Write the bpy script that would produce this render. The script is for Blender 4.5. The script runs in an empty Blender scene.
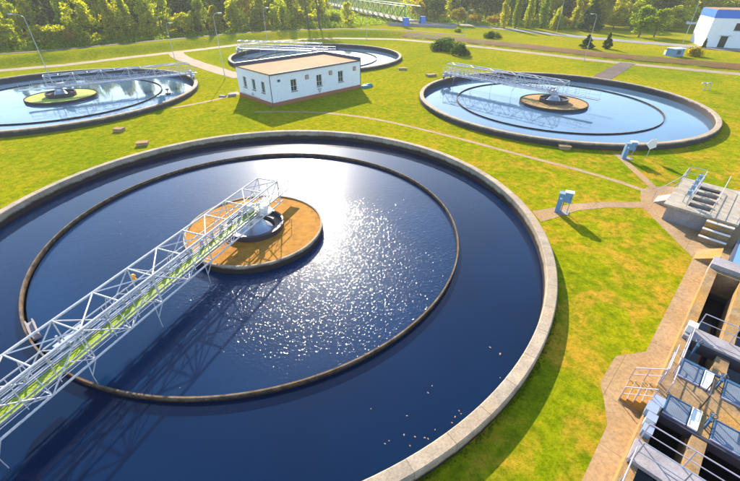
import bpy, math, random
import numpy as np
from mathutils import Vector, Matrix, geometry

# ------------------------------------------------------------------ camera, world, sun, exposure
SC = bpy.context.scene
COL = SC.collection
CAM_H = 13.0
F_PX, PITCH, ROLL, PW, PH = 384.8, 0.5919, 0.0031, 740.0, 481.0
cam_d = bpy.data.cameras.new('camera')
cam_d.sensor_width = 36.0
cam_d.lens = F_PX / PW * 36.0
cam_d.clip_end = 6000
cam = bpy.data.objects.new('camera', cam_d)
COL.objects.link(cam)
cam.matrix_world = (Matrix.Translation((0, 0, CAM_H)) @ Matrix.Rotation(math.pi / 2 - PITCH, 4, 'X')
                    @ Matrix.Rotation(ROLL, 4, 'Z'))
SC.camera = cam

SUN_AZ, SUN_EL = math.radians(-10.5), math.radians(25.0)      # azimuth from +Y towards +X
world = bpy.data.worlds.new('World')
SC.world = world
world.use_nodes = True
wn = world.node_tree.nodes
sky = wn.new('ShaderNodeTexSky')
sky.sky_type = 'NISHITA'
sky.sun_disc = False
sky.sun_elevation = SUN_EL
sky.sun_rotation = SUN_AZ
sky.air_density = 1.1
sky.dust_density = 0.4
sky.ozone_density = 3.0
world.node_tree.links.new(sky.outputs[0], wn['Background'].inputs[0])
wn['Background'].inputs[1].default_value = 0.15

sun_d = bpy.data.lights.new('sun', 'SUN')
sun_d.energy = 4.6
sun_d.angle = math.radians(0.6)
sun_d.color = (1.0, 0.90, 0.72)
sun = bpy.data.objects.new('sun', sun_d)
COL.objects.link(sun)
sdir = Vector((math.sin(SUN_AZ) * math.cos(SUN_EL), math.cos(SUN_AZ) * math.cos(SUN_EL), math.sin(SUN_EL)))
sun.rotation_euler = sdir.to_track_quat('Z', 'Y').to_euler()
sun.location = sdir * 200

SC.view_settings.view_transform = 'Standard'
SC.view_settings.look = 'None'
SC.view_settings.exposure = 1.5
SC.view_settings.gamma = 1.0
SC.view_settings.use_curve_mapping = False
SC.render.engine = 'CYCLES'
SC.cycles.use_denoising = True
SC.cycles.max_bounces = 6
SC.cycles.transparent_max_bounces = 8
SC.cycles.sample_clamp_indirect = 8.0

R = random.Random(7)
RN = np.random.default_rng(11)
GZ = -0.62            # level of the lawn; z = 0 is the tank rims
WZ = -0.80            # water in the tanks
TR = 18.24            # tank radius to the outer face
T_C = [(-7.16, 22.10), (25.04, 54.36), (-43.92, 56.86), (-11.59, 91.02)]
S2 = math.sqrt(0.5)


def at(px, py, z=GZ):
    """the point of the level z that the photograph shows at pixel (px, py)"""
    x, y = px - PW / 2, -(py - PH / 2)
    xr = x * math.cos(ROLL) - y * math.sin(ROLL)
    yr = x * math.sin(ROLL) + y * math.cos(ROLL)
    d = (xr, F_PX * math.cos(PITCH) + yr * math.sin(PITCH), -F_PX * math.sin(PITCH) + yr * math.cos(PITCH))
    t = (z - CAM_H) / d[2]
    return (d[0] * t, d[1] * t)


def AB(a, b):
    """plant frame (a along the channels, b across) to world x, y"""
    return ((a + b) * S2, (a - b) * S2)


# ------------------------------------------------------------------ mesh helpers
class MB:
    def __init__(self):
        self.v, self.f, self.s = [], [], []

    def add(self, vs, fs, smooth=False):
        n = len(self.v)
        self.v += [tuple(p) for p in vs]
        for q in fs:
            self.f.append(tuple(i + n for i in q))
            self.s.append(smooth)
        return self

    def box(self, c, size, rz=0.0, tilt=None):
        hx, hy, hz = size[0] / 2, size[1] / 2, size[2] / 2
        m = Matrix.Rotation(rz, 3, 'Z')
        if tilt is not None:
            m = tilt
        vs = []
        for x, y, z in ((-1, -1, -1), (1, -1, -1), (1, 1, -1), (-1, 1, -1), (-1, -1, 1), (1, -1, 1), (1, 1, 1), (-1, 1, 1)):
            p = m @ Vector((x * hx, y * hy, z * hz))
            vs.append((c[0] + p.x, c[1] + p.y, c[2] + p.z))
        return self.add(vs, [(0, 3, 2, 1), (4, 5, 6, 7), (0, 1, 5, 4), (1, 2, 6, 5), (2, 3, 7, 6), (3, 0, 4, 7)])

    def prism(self, poly, z0, z1):
        n = len(poly)
        ar = sum(poly[i][0] * poly[(i + 1) % n][1] - poly[(i + 1) % n][0] * poly[i][1] for i in range(n))
        if ar < 0:
            poly = poly[::-1]
        vs = [(p[0], p[1], z0) for p in poly] + [(p[0], p[1], z1) for p in poly]
        fs = [tuple(range(n - 1, -1, -1)), tuple(range(n, 2 * n))]
        fs += [(i, (i + 1) % n, (i + 1) % n + n, i + n) for i in range(n)]
        return self.add(vs, fs)

    def abox(self, a0, a1, b0, b1, z0, z1):
        return self.prism([AB(a0, b0), AB(a1, b0), AB(a1, b1), AB(a0, b1)], z0, z1)

    def tube(self, p, q, r, n=6, r2=None, smooth=True):
        p, q = Vector(p), Vector(q)
        d = (q - p)
        if d.length < 1e-6:
            return self
        d.normalize()
        u = d.orthogonal().normalized()
        w = d.cross(u)
        r2 = r if r2 is None else r2
        vs = []
        for c, rr in ((p, r), (q, r2)):
            for k in range(n):
                t = 2 * math.pi * k / n
                vs.append(tuple(c + u * rr * math.cos(t) + w * rr * math.sin(t)))
        fs = [(k, (k + 1) % n, n + (k + 1) % n, n + k) for k in range(n)]
        self.add(vs, fs, smooth)
        self.add(vs[:n], [tuple(range(n - 1, -1, -1))])
        self.add(vs[n:], [tuple(range(n))])
        return self

    def path(self, pts, r, n=6):
        for a, b in zip(pts[:-1], pts[1:]):
            self.tube(a, b, r, n)
        return self

    def lathe(self, prof, c=(0, 0, 0), n=96, smooth=True, a0=0.0, a1=2 * math.pi, close=True):
        """closed profile [(r, z)...] turned about the vertical through c"""
        full = abs(a1 - a0 - 2 * math.pi) < 1e-6
        m = n if full else n + 1
        k = len(prof)
        vs = []
        for i in range(m):
            t = a0 + (a1 - a0) * i / n
            for r, z in prof:
                vs.append((c[0] + r * math.cos(t), c[1] + r * math.sin(t), c[2] + z))
        fs = []
        for i in range(n):
            j = (i + 1) % m
            for e in range(k if close else k - 1):
                g = (e + 1) % k
                fs.append((i * k + e, j * k + e, j * k + g, i * k + g))
        n0 = len(self.v)
        self.add(vs, fs, smooth)
        if not full and close:
            self.add(vs[:k], [tuple(range(k))])
            self.add(vs[-k:], [tuple(range(k - 1, -1, -1))])
        return self

    def build(self, name, mat, parent=None, local=False, sharp=True):
        off = Vector((0, 0, 0)) if (parent is None or local) else Vector(parent['_base'] if '_base' in parent else (0, 0, 0))
        me = bpy.data.meshes.new(name)
        me.from_pydata([(x - off.x, y - off.y, z - off.z) for x, y, z in self.v], [], self.f)
        me.polygons.foreach_set('use_smooth', self.s)
        me.materials.append(mat)
        me.update()
        if any(self.s):
            try:
                me.set_sharp_from_angle(angle=math.radians(35))
            except Exception:
                pass
        o = bpy.data.objects.new(name, me)
        COL.objects.link(o)
        if parent is not None:
            o.parent = parent
        return o


def tag(o, label, cat, group=None, kind=None):
    o['label'] = label
    o['category'] = cat
    if group:
        o['group'] = group
    if kind:
        o['kind'] = kind
    return o


BASE = {}


def thing(name, label, cat, loc=(0, 0, 0), rz=0.0, group=None):
    o = bpy.data.objects.new(name, None)
    COL.objects.link(o)
    o.location = loc
    o.rotation_euler = (0, 0, rz)
    o.empty_display_size = 0.3
    tag(o, label, cat, group)
    BASE[o.name] = tuple(loc)
    return o


def part(name, mb, mat, parent, local=False):
    """a mesh child; vertices given in world space unless local"""
    if not local:
        root = parent
        while root.parent is not None:
            root = root.parent
        off = BASE.get(root.name, (0, 0, 0))
        # sub-parts hang on a part whose own origin equals the thing's
        mb.v = [(x - off[0], y - off[1], z - off[2]) for x, y, z in mb.v]
    return mb.build(name, mat, parent, local=True)


def struct(name, mb, mat):
    o = mb.build(name, mat)
    o['kind'] = 'structure'
    return o


def copy_tree(o, parent=None):
    c = o.copy()
    COL.objects.link(c)
    c.parent = parent
    for ch in list(o.children):
        copy_tree(ch, c)
    return c


# ------------------------------------------------------------------ materials
def nt(name):
    m = bpy.data.materials.new(name)
    m.use_nodes = True
    t = m.node_tree
    return m, t, t.nodes, t.links, t.nodes['Principled BSDF']


def ramp(N, stops, interp='LINEAR'):
    r = N.new('ShaderNodeValToRGB')
    r.color_ramp.interpolation = interp
    e = r.color_ramp.elements
    while len(e) < len(stops):
        e.new(0.5)
    for k, (p, c) in enumerate(stops):
        e[k].position = p
        e[k].color = (*c, 1) if len(c) == 3 else c
    return r


def noise(N, L, vec, scale, detail=6, rough=0.6, dist=0.0):
    n = N.new('ShaderNodeTexNoise')
    n.inputs['Scale'].default_value = scale
    n.inputs['Detail'].default_value = detail
    n.inputs['Roughness'].default_value = rough
    n.inputs['Distortion'].default_value = dist
    if vec is not None:
        L.new(vec, n.inputs['Vector'])
    return n


def mixc(N, L, fac, a, b, mode='MIX'):
    m = N.new('ShaderNodeMix')
    m.data_type = 'RGBA'
    m.blend_type = mode
    for s, val in ((m.inputs[0], fac), (m.inputs[6], a), (m.inputs[7], b)):
        if isinstance(val, (int, float)):
            s.default_value = val
        elif isinstance(val, tuple):
            s.default_value = (*val, 1)
        else:
            L.new(val, s)
    return m.outputs[2]


def math_n(N, L, op, a, b=None, clamp=False):
    m = N.new('ShaderNodeMath')
    m.operation = op
    m.use_clamp = clamp
    for i, val in enumerate((a, b)):
        if val is None:
            continue
        if isinstance(val, (int, float)):
            m.inputs[i].default_value = val
        else:
            L.new(val, m.inputs[i])
    return m.outputs[0]


def pos(N):
    return N.new('ShaderNodeNewGeometry').outputs['Position']


def bump(N, L, h, strength, dist, P):
    b = N.new('ShaderNodeBump')
    b.inputs['Strength'].default_value = strength
    b.inputs['Distance'].default_value = dist
    L.new(h, b.inputs['Height'])
    L.new(b.outputs[0], P.inputs['Normal'])
    return b


def paint(name, col, rough=0.5, metal=0.0, var=0.15, scale=3.0, dirt=(0.25, 0.17, 0.1), dirt_amt=0.25, bmp=0.0):
    m, t, N, L, P = nt(name)
    p = pos(N)
    n1 = noise(N, L, p, scale)
    n2 = noise(N, L, p, scale * 6.5, 8, 0.7)
    dark = tuple(c * (1 - var) for c in col)
    lite = tuple(min(1, c * (1 + var)) for c in col)
    c1 = mixc(N, L, n1.outputs[0], dark, lite)
    rm = ramp(N, [(0.52, (0, 0, 0)), (0.72, (dirt_amt,) * 3)])
    L.new(n2.outputs[0], rm.inputs[0])
    c2 = mixc(N, L, rm.outputs[0], c1, dirt)
    L.new(c2, P.inputs['Base Color'])
    P.inputs['Roughness'].default_value = rough
    P.inputs['Metallic'].default_value = metal
    if bmp:
        bump(N, L, n2.outputs[0], bmp, 0.02, P)
    return m


def concrete(name, base=(0.42, 0.39, 0.34), dark=(0.22, 0.19, 0.15), warm=(0.45, 0.30, 0.14), scale=1.2, warm_amt=0.5,
             joint=None, stain_shade_z=None, stain_shade=(0.05, 0.04, 0.035), centre=None, njoint=0, speck=0.5):
    m, t, N, L, P = nt(name)
    p = pos(N)
    n1 = noise(N, L, p, scale, 8, 0.65)
    n2 = noise(N, L, p, scale * 9, 8, 0.75)
    n3 = noise(N, L, p, scale * 0.45, 4, 0.5)
    r1 = ramp(N, [(0.3, dark), (0.62, base)])
    L.new(n1.outputs[0], r1.inputs[0])
    r3 = ramp(N, [(0.45, (0, 0, 0)), (0.65, (warm_amt,) * 3)])
    L.new(n3.outputs[0], r3.inputs[0])
    c = mixc(N, L, r3.outputs[0], r1.outputs[0], warm)
    r2 = ramp(N, [(0.33, (1 - speck,) * 3), (0.55, (1, 1, 1)), (0.75, (1.15, 1.12, 1.08))])
    L.new(n2.outputs[0], r2.inputs[0])
    c = mixc(N, L, 1.0, c, r2.outputs[0], 'MULTIPLY')
    sep = N.new('ShaderNodeSeparateXYZ')
    L.new(p, sep.inputs[0])
    if njoint and centre is not None:
        dx = math_n(N, L, 'SUBTRACT', sep.outputs[0], centre[0])
        dy = math_n(N, L, 'SUBTRACT', sep.outputs[1], centre[1])
        an = math_n(N, L, 'ARCTAN2', dy, dx)
        k = math_n(N, L, 'MULTIPLY', an, njoint / (2 * math.pi))
        fr = math_n(N, L, 'FRACT', k)
        jm = math_n(N, L, 'LESS_THAN', fr, 0.018)
        # every cast segment has its own tone
        fl = math_n(N, L, 'FLOOR', k)
        wn_ = N.new('ShaderNodeTexWhiteNoise')
        wn_.noise_dimensions = '1D'
        L.new(fl, wn_.inputs['W'])
        seg = ramp(N, [(0, (0.90, 0.90, 0.91)), (1, (1.06, 1.05, 1.03))])
        L.new(wn_.outputs[0], seg.inputs[0])
        c = mixc(N, L, 1.0, c, seg.outputs[0], 'MULTIPLY')
        c = mixc(N, L, math_n(N, L, 'MULTIPLY', jm, 0.6), c, (0.10, 0.08, 0.06))
    if joint:
        # slabs: joints on a grid of the plant frame
        u = math_n(N, L, 'MULTIPLY', math_n(N, L, 'ADD', sep.outputs[0], sep.outputs[1]), S2 / joint[0])
        w = math_n(N, L, 'MULTIPLY', math_n(N, L, 'SUBTRACT', sep.outputs[0], sep.outputs[1]), S2 / joint[1])
        ja = math_n(N, L, 'LESS_THAN', math_n(N, L, 'FRACT', u), 0.02 / joint[0])
        jb = math_n(N, L, 'LESS_THAN', math_n(N, L, 'FRACT', w), 0.02 / joint[1])
        c = mixc(N, L, math_n(N, L, 'MULTIPLY', math_n(N, L, 'MAXIMUM', ja, jb), 0.7), c, (0.10, 0.07, 0.045))
    if stain_shade_z is not None:
        w = math_n(N, L, 'ADD', sep.outputs[2], math_n(N, L, 'MULTIPLY', math_n(N, L, 'SUBTRACT', n1.outputs[0], 0.5), 0.35))
        lim = N.new('ShaderNodeMapRange')
        lim.inputs['From Min'].default_value = stain_shade_z - 0.07
        lim.inputs['From Max'].default_value = stain_shade_z + 0.10
        L.new(w, lim.inputs['Value'])
        c = mixc(N, L, lim.outputs[0], stain_shade, c)
    L.new(c, P.inputs['Base Color'])
    P.inputs['Roughness'].default_value = 0.9
    P.inputs['Specular IOR Level'].default_value = 0.12
    bump(N, L, n2.outputs[0], 0.5, 0.02, P)
    return m


def water(name, base, ripple, scale, rough=0.05, fine=0.0, veil=0.0, patch=None):
    m, t, N, L, P = nt(name)
    p = pos(N)
    n1 = noise(N, L, p, scale, 3, 0.5)
    n2 = noise(N, L, p, scale * 0.12, 2, 0.5)
    n3 = noise(N, L, p, scale * 5.0, 2, 0.5)
    h = math_n(N, L, 'ADD', n1.outputs[0], math_n(N, L, 'MULTIPLY', n2.outputs[0], 1.2))
    h = math_n(N, L, 'ADD', h, math_n(N, L, 'MULTIPLY', n3.outputs[0], fine))
    if patch:
        # rising gas bubbles and small wavelets in one area of the tank
        n5 = noise(N, L, p, 9.5, 1, 0.5)
        sp = N.new('ShaderNodeSeparateXYZ')
        L.new(p, sp.inputs[0])
        ddx = math_n(N, L, 'SUBTRACT', sp.outputs[0], patch[0])
        ddy = math_n(N, L, 'SUBTRACT', sp.outputs[1], patch[1])
        dd = math_n(N, L, 'SQRT', math_n(N, L, 'ADD', math_n(N, L, 'MULTIPLY', ddx, ddx), math_n(N, L, 'MULTIPLY', ddy, ddy)))
        wob = noise(N, L, p, 0.5, 3, 0.6)
        mk = N.new('ShaderNodeMapRange')
        mk.inputs['From Min'].default_value = patch[2] * 1.15
        mk.inputs['From Max'].default_value = patch[2] * 0.45
        L.new(math_n(N, L, 'ADD', dd, math_n(N, L, 'MULTIPLY', math_n(N, L, 'SUBTRACT', wob.outputs[0], 0.5), 7.0)), mk.inputs['Value'])
        hump = math_n(N, L, 'MAXIMUM', math_n(N, L, 'SUBTRACT', n5.outputs[0], 0.55), 0.0)
        gr = N.new('ShaderNodeMapRange')
        gr.inputs['From Min'].default_value = 22.0
        gr.inputs['From Max'].default_value = 13.5
        gr.inputs['To Min'].default_value = 4.0
        gr.inputs['To Max'].default_value = 9.0
        L.new(sp.outputs[1], gr.inputs['Value'])
        h = math_n(N, L, 'ADD', h, math_n(N, L, 'MULTIPLY', math_n(N, L, 'MULTIPLY', hump, mk.outputs[0]), gr.outputs[0]))
        # single bubbles, each a low dome
        for sc_, rad_, cc in ((3.0, 0.11, 165.0), (4.6, 0.07, 260.0)):
            vo = N.new('ShaderNodeTexVoronoi')
            vo.voronoi_dimensions = '2D'
            vo.inputs['Scale'].default_value = sc_
            L.new(p, vo.inputs['Vector'])
            dm = math_n(N, L, 'DIVIDE', vo.outputs['Distance'], sc_)
            dome = math_n(N, L, 'MAXIMUM', math_n(N, L, 'SUBTRACT', rad_ * rad_, math_n(N, L, 'MULTIPLY', dm, dm)), 0.0)
            sc3 = N.new('ShaderNodeSeparateColor')
            L.new(vo.outputs['Color'], sc3.inputs[0])
            dome = math_n(N, L, 'MULTIPLY', math_n(N, L, 'MULTIPLY', dome, sc3.outputs[0]), math_n(N, L, 'MULTIPLY', mk.outputs[0], cc))
            h = math_n(N, L, 'ADD', h, dome)
    n4 = noise(N, L, p, 0.12, 3, 0.5)
    rm = ramp(N, [(0.3, tuple(c * 0.8 for c in base)), (0.7, tuple(c * 1.25 for c in base))])
    L.new(n4.outputs[0], rm.inputs[0])
    L.new(rm.outputs[0], P.inputs['Base Color'])
    P.inputs['Roughness'].default_value = rough
    P.inputs['IOR'].default_value = 1.33
    b = bump(N, L, h, 1.0, ripple, P)
    if veil:
        # capillary ripples too small to model: a part of the surface reflects more loosely
        gl = N.new('ShaderNodeBsdfPrincipled')
        L.new(rm.outputs[0], gl.inputs['Base Color'])
        gl.inputs['Roughness'].default_value = 0.35
        gl.inputs['IOR'].default_value = 1.33
        mx = N.new('ShaderNodeMixShader')
        mx.inputs[0].default_value = veil
        L.new(P.outputs[0], mx.inputs[1])
        L.new(gl.outputs[0], mx.inputs[2])
        L.new(mx.outputs[0], N['Material Output'].inputs[0])
    return m


def grass_mat():
    m, t, N, L, P = nt('lawn grass')
    p = pos(N)
    big = noise(N, L, p, 0.045, 5, 0.6, 0.4)
    mid = noise(N, L, p, 0.38, 8, 0.70, 0.5)
    fin = noise(N, L, p, 2.2, 7, 0.62)
    tiny = noise(N, L, p, 9.0, 6, 0.85)
    c1 = ramp(N, [(0.28, (0.115, 0.142, 0.003)), (0.50, (0.222, 0.215, 0.003)), (0.70, (0.335, 0.275, 0.006))])
    L.new(fin.outputs[0], c1.inputs[0])
    c2 = ramp(N, [(0.35, (0.66, 0.86, 0.8)), (0.5, (0.95, 1.0, 1.0)), (0.65, (1.18, 1.06, 1.0))])
    L.new(big.outputs[0], c2.inputs[0])
    c = mixc(N, L, 1.0, c1.outputs[0], c2.outputs[0], 'MULTIPLY')
    # dry patches, more of them on the lawn near the plant
    dry = ramp(N, [(0.47, (0, 0, 0)), (0.58, (1, 1, 1))])
    L.new(mid.outputs[0], dry.inputs[0])
    sep = N.new('ShaderNodeSeparateXYZ')
    L.new(p, sep.inputs[0])
    mr = N.new('ShaderNodeMapRange')
    mr.inputs['From Min'].default_value = -5
    mr.inputs['From Max'].default_value = 12
    mr.inputs['To Min'].default_value = 0.16
    mr.inputs['To Max'].default_value = 0.62
    L.new(sep.outputs[0], mr.inputs['Value'])
    my = N.new('ShaderNodeMapRange')
    my.inputs['From Min'].default_value = 30
    my.inputs['From Max'].default_value = 60
    my.inputs['To Min'].default_value = 1.0
    my.inputs['To Max'].default_value = 0.35
    L.new(sep.outputs[1], my.inputs['Value'])
    d = math_n(N, L, 'MULTIPLY', math_n(N, L, 'MULTIPLY', dry.outputs[0], mr.outputs[0]), my.outputs[0])
    t2 = ramp(N, [(0.38, (0.3, 0.3, 0.3)), (0.55, (1, 1, 1))])
    L.new(fin.outputs[0], t2.inputs[0])
    d = math_n(N, L, 'MULTIPLY', d, t2.outputs[0])
    c = mixc(N, L, d, c, (0.50, 0.225, 0.03))
    t3 = ramp(N, [(0.35, (0.52, 0.60, 0.52)), (0.5, (1, 1, 1)), (0.7, (1.4, 1.32, 1.1))])
    L.new(tiny.outputs[0], t3.inputs[0])
    c = mixc(N, L, 1.0, c, t3.outputs[0], 'MULTIPLY')
    L.new(c, P.inputs['Base Color'])
    P.inputs['Roughness'].default_value = 0.9
    P.inputs['Specular IOR Level'].default_value = 0.0
    P.inputs['Sheen Weight'].default_value = 0.0
    hh = math_n(N, L, 'ADD', fin.outputs[0], math_n(N, L, 'MULTIPLY', tiny.outputs[0], 0.5))
    bump(N, L, hh, 0.6, 0.06, P)
    return m


def leaf_mat(name, c0, c1, c2, trans=0.45):
    """foliage: each leaf clump has its own tone; light passes through the leaves"""
    m, t, N, L, P = nt(name)
    N.remove(P)
    out = N['Material Output']
    g = N.new('ShaderNodeNewGeometry')
    oi = N.new('ShaderNodeObjectInfo')
    r = ramp(N, [(0.0, c0), (0.5, c1), (1.0, c2)])
    L.new(g.outputs['Random Per Island'], r.inputs[0])
    hs = N.new('ShaderNodeHueSaturation')
    L.new(r.outputs[0], hs.inputs['Color'])
    mr = N.new('ShaderNodeMapRange')
    mr.inputs['To Min'].default_value = 0.498
    mr.inputs['To Max'].default_value = 0.528
    L.new(oi.outputs['Random'], mr.inputs['Value'])
    L.new(mr.outputs[0], hs.inputs['Hue'])
    di = N.new('ShaderNodeBsdfDiffuse')
    tr = N.new('ShaderNodeBsdfTranslucent')
    L.new(hs.outputs[0], di.inputs[0])
    mul = mixc(N, L, 1.0, hs.outputs[0], (1.35, 1.25, 0.6), 'MULTIPLY')
    L.new(mul, tr.inputs[0])
    mx = N.new('ShaderNodeMixShader')
    mx.inputs[0].default_value = trans
    L.new(di.outputs[0], mx.inputs[1])
    L.new(tr.outputs[0], mx.inputs[2])
    L.new(mx.outputs[0], out.inputs[0])
    return m


def grate_mat(name, bar, gap, pitch=0.05, ang=0.0, base=(0, 0)):
    m, t, N, L, P = nt(name)
    p = pos(N)
    mp = N.new('ShaderNodeMapping')
    mp.inputs['Rotation'].default_value = (0, 0, ang)
    L.new(p, mp.inputs[0])
    sep = N.new('ShaderNodeSeparateXYZ')
    L.new(mp.outputs[0], sep.inputs[0])
    a = math_n(N, L, 'LESS_THAN', math_n(N, L, 'FRACT', math_n(N, L, 'DIVIDE', sep.outputs[0], pitch)), 0.4)
    b = math_n(N, L, 'LESS_THAN', math_n(N, L, 'FRACT', math_n(N, L, 'DIVIDE', sep.outputs[1], pitch * 2)), 0.25)
    k = math_n(N, L, 'MAXIMUM', a, b)
    n = noise(N, L, p, 2.0)
    c = mixc(N, L, k, gap, bar)
    rr = ramp(N, [(0.3, (0.75, 0.75, 0.75)), (0.7, (1.2, 1.2, 1.2))])
    L.new(n.outputs[0], rr.inputs[0])
    c = mixc(N, L, 1.0, c, rr.outputs[0], 'MULTIPLY')
    L.new(c, P.inputs['Base Color'])
    P.inputs['Roughness'].default_value = 0.5
    bump(N, L, k, 0.6, 0.02, P)
    return m


M = {}
M['grass'] = grass_mat()
for i, c in enumerate(T_C):
    M['rim%d' % i] = concrete('tank concrete %d' % i, (0.45, 0.355, 0.255), (0.29, 0.225, 0.165), (0.44, 0.29, 0.15), 1.3, 0.4,
                              centre=c, njoint=64, stain_shade_z=-0.42 if i == 0 else -0.14, stain_shade=(0.035, 0.024, 0.02) if i == 0 else (0.06, 0.05, 0.05), speck=0.35)  # far tanks: dark of unlit walls put into the colour; near tank: wet stain
M['ring'] = concrete('weir ring concrete', (0.24, 0.175, 0.12), (0.06, 0.04, 0.028), (0.20, 0.11, 0.05), 2.5, 0.6, speck=0.6,
                     stain_shade_z=-0.68, stain_shade=(0.035, 0.022, 0.015))
M['path'] = concrete('paving slabs', (0.40, 0.265, 0.145), (0.29, 0.18, 0.095), (0.40, 0.225, 0.08), 0.7, 0.5, joint=(2.2, 3.0), speck=0.35)
M['pathfar'] = concrete('pale path gravel', (0.34, 0.25, 0.165), (0.27, 0.19, 0.125), (0.33, 0.22, 0.13), 0.5, 0.3, speck=0.2)
M['asphalt'] = concrete('weathered asphalt', (0.27, 0.24, 0.22), (0.20, 0.18, 0.17), (0.26, 0.22, 0.19), 0.4, 0.3, speck=0.2)
M['drysoil'] = concrete('dry earth', (0.20, 0.085, 0.025), (0.13, 0.07, 0.015), (0.14, 0.13, 0.012), 0.35, 0.8, speck=0.4)
M['track'] = concrete('earth track', (0.15, 0.105, 0.085), (0.10, 0.07, 0.06), (0.17, 0.10, 0.05), 0.3, 0.5, speck=0.4)
M['plant'] = concrete('plant concrete', (0.36, 0.235, 0.125), (0.20, 0.12, 0.06), (0.44, 0.22, 0.04), 1.6, 0.75, speck=0.45,
                      stain_shade_z=-1.2, stain_shade=(0.03, 0.025, 0.03))
M['plantpale'] = concrete('pale concrete', (0.44, 0.38, 0.31), (0.30, 0.25, 0.20), (0.42, 0.31, 0.16), 1.5, 0.35, joint=(0.6, 5.0), speck=0.25)
M['plantgrey'] = concrete('grey concrete beam', (0.35, 0.31, 0.32), (0.24, 0.21, 0.22), (0.33, 0.25, 0.19), 1.5, 0.35, speck=0.3)
M['gravel'] = concrete('orange brown cover', (0.48, 0.22, 0.035), (0.26, 0.11, 0.02), (0.50, 0.22, 0.025), 2.4, 0.6, speck=0.5)
M['algae'] = concrete('green algae cover', (0.46, 0.48, 0.12), (0.28, 0.36, 0.06), (0.5, 0.42, 0.12), 1.2, 0.5, speck=0.4)
M['sand'] = concrete('sandy cover', (0.46, 0.28, 0.11), (0.30, 0.18, 0.07), (0.46, 0.26, 0.08), 2.0, 0.5, speck=0.4)
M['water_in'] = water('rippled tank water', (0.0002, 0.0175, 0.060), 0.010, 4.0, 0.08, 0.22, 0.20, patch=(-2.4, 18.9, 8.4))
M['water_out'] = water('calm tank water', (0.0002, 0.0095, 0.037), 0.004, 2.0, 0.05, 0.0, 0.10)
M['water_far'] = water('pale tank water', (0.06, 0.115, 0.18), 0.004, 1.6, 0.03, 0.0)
M['water_dark'] = water('dark channel water', (0.004, 0.004, 0.012), 0.004, 3.0, 0.04, 0.0)
M['steel'] = paint('white painted steel', (0.52, 0.50, 0.52), 0.42, 0.0, 0.22, 1.5, (0.26, 0.15, 0.08), 0.7)
M['galv'] = paint('galvanised steel', (0.42, 0.44, 0.50), 0.4, 0.5, 0.15, 4, (0.2, 0.16, 0.12), 0.3)
M['darksteel'] = paint('dark steel', (0.055, 0.045, 0.06), 0.45, 0.3, 0.3, 3, (0.12, 0.06, 0.03), 0.5)
M['rail'] = paint('painted handrail', (0.44, 0.37, 0.44), 0.4, 0.0, 0.1, 3, (0.3, 0.16, 0.1), 0.4)
M['greendeck'] = grate_mat('yellow green walkway grating', (0.31, 0.38, 0.006), (0.14, 0.20, 0.004), 0.06)
M['bluegrate'] = grate_mat('blue grey floor grating', (0.15, 0.175, 0.22), (0.10, 0.12, 0.155), 0.045, math.radians(45))
M['blueframe'] = paint('blue painted frame', (0.025, 0.085, 0.17), 0.5, 0.0, 0.2, 3)
M['whitepanel'] = paint('white panel', (0.72, 0.70, 0.66), 0.5, 0.0, 0.08, 2, (0.4, 0.3, 0.2), 0.3)
M['render'] = paint('white render', (0.74, 0.74, 0.77), 0.8, 0.0, 0.10, 0.6, (0.46, 0.42, 0.38), 0.45, bmp=0.3)
M['brick'] = paint('red brown plinth', (0.34, 0.12, 0.06), 0.85, 0.0, 0.2, 3, (0.2, 0.1, 0.06), 0.5, bmp=0.4)
M['roof'] = concrete('tan roofing felt', (0.36, 0.20, 0.095), (0.27, 0.15, 0.07), (0.38, 0.22, 0.11), 0.6, 0.5, joint=(60.0, 1.05), speck=0.25)
M['coping'] = paint('dark metal coping', (0.08, 0.08, 0.12), 0.5, 0.3, 0.2, 1)
M['glass'], _t, _N, _L, _P = nt('window glass')
_P.inputs['Base Color'].default_value = (0.03, 0.04, 0.045, 1)
_P.inputs['Roughness'].default_value = 0.06
M['frame'] = paint('window frame', (0.42, 0.44, 0.42), 0.5)
M['curtain'] = paint('yellowed blind', (0.40, 0.37, 0.12), 0.8)
M['blue'] = paint('blue fascia', (0.01, 0.13, 0.58), 0.45, 0.0, 0.1, 0.5)
M['cab'] = paint('light blue cabinet', (0.11, 0.25, 0.42), 0.4, 0.0, 0.08, 3)
M['cabside'] = paint('grey blue cabinet pedestal', (0.16, 0.26, 0.38), 0.45, 0.0, 0.08, 3)
M['teal'] = paint('teal tarpaulin', (0.01, 0.17, 0.19), 0.6, 0.0, 0.2, 3)
M['orange'] = paint('orange plastic', (0.75, 0.36, 0.02), 0.4, 0.0, 0.1, 3)
M['bark'] = paint('bark', (0.10, 0.075, 0.05), 0.9, 0.0, 0.3, 5, bmp=0.5)
M['bridgegreen'] = paint('green bridge steel', (0.02, 0.20, 0.11), 0.5, 0.0, 0.15, 1)
M['stoneblock'] = concrete('weathered block', (0.46, 0.34, 0.22), (0.28, 0.19, 0.11), (0.42, 0.24, 0.1), 3, 0.5)
M['leaf_y'] = leaf_mat('yellow green leaves', (0.14, 0.20, 0.004), (0.36, 0.37, 0.006), (0.56, 0.46, 0.010), 0.66)
M['leaf_g'] = leaf_mat('green leaves', (0.07, 0.13, 0.006), (0.19, 0.26, 0.008), (0.36, 0.36, 0.012), 0.58)
M['leaf_d'] = leaf_mat('dark leaves', (0.022, 0.055, 0.014), (0.055, 0.105, 0.02), (0.14, 0.18, 0.02), 0.45)
M['leaf_o'] = leaf_mat('autumn leaves', (0.16, 0.13, 0.010), (0.36, 0.25, 0.012), (0.55, 0.34, 0.015), 0.5)
M['leaf_b'] = leaf_mat('russet leaves', (0.12, 0.09, 0.012), (0.26, 0.19, 0.02), (0.38, 0.27, 0.03), 0.4)
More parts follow.
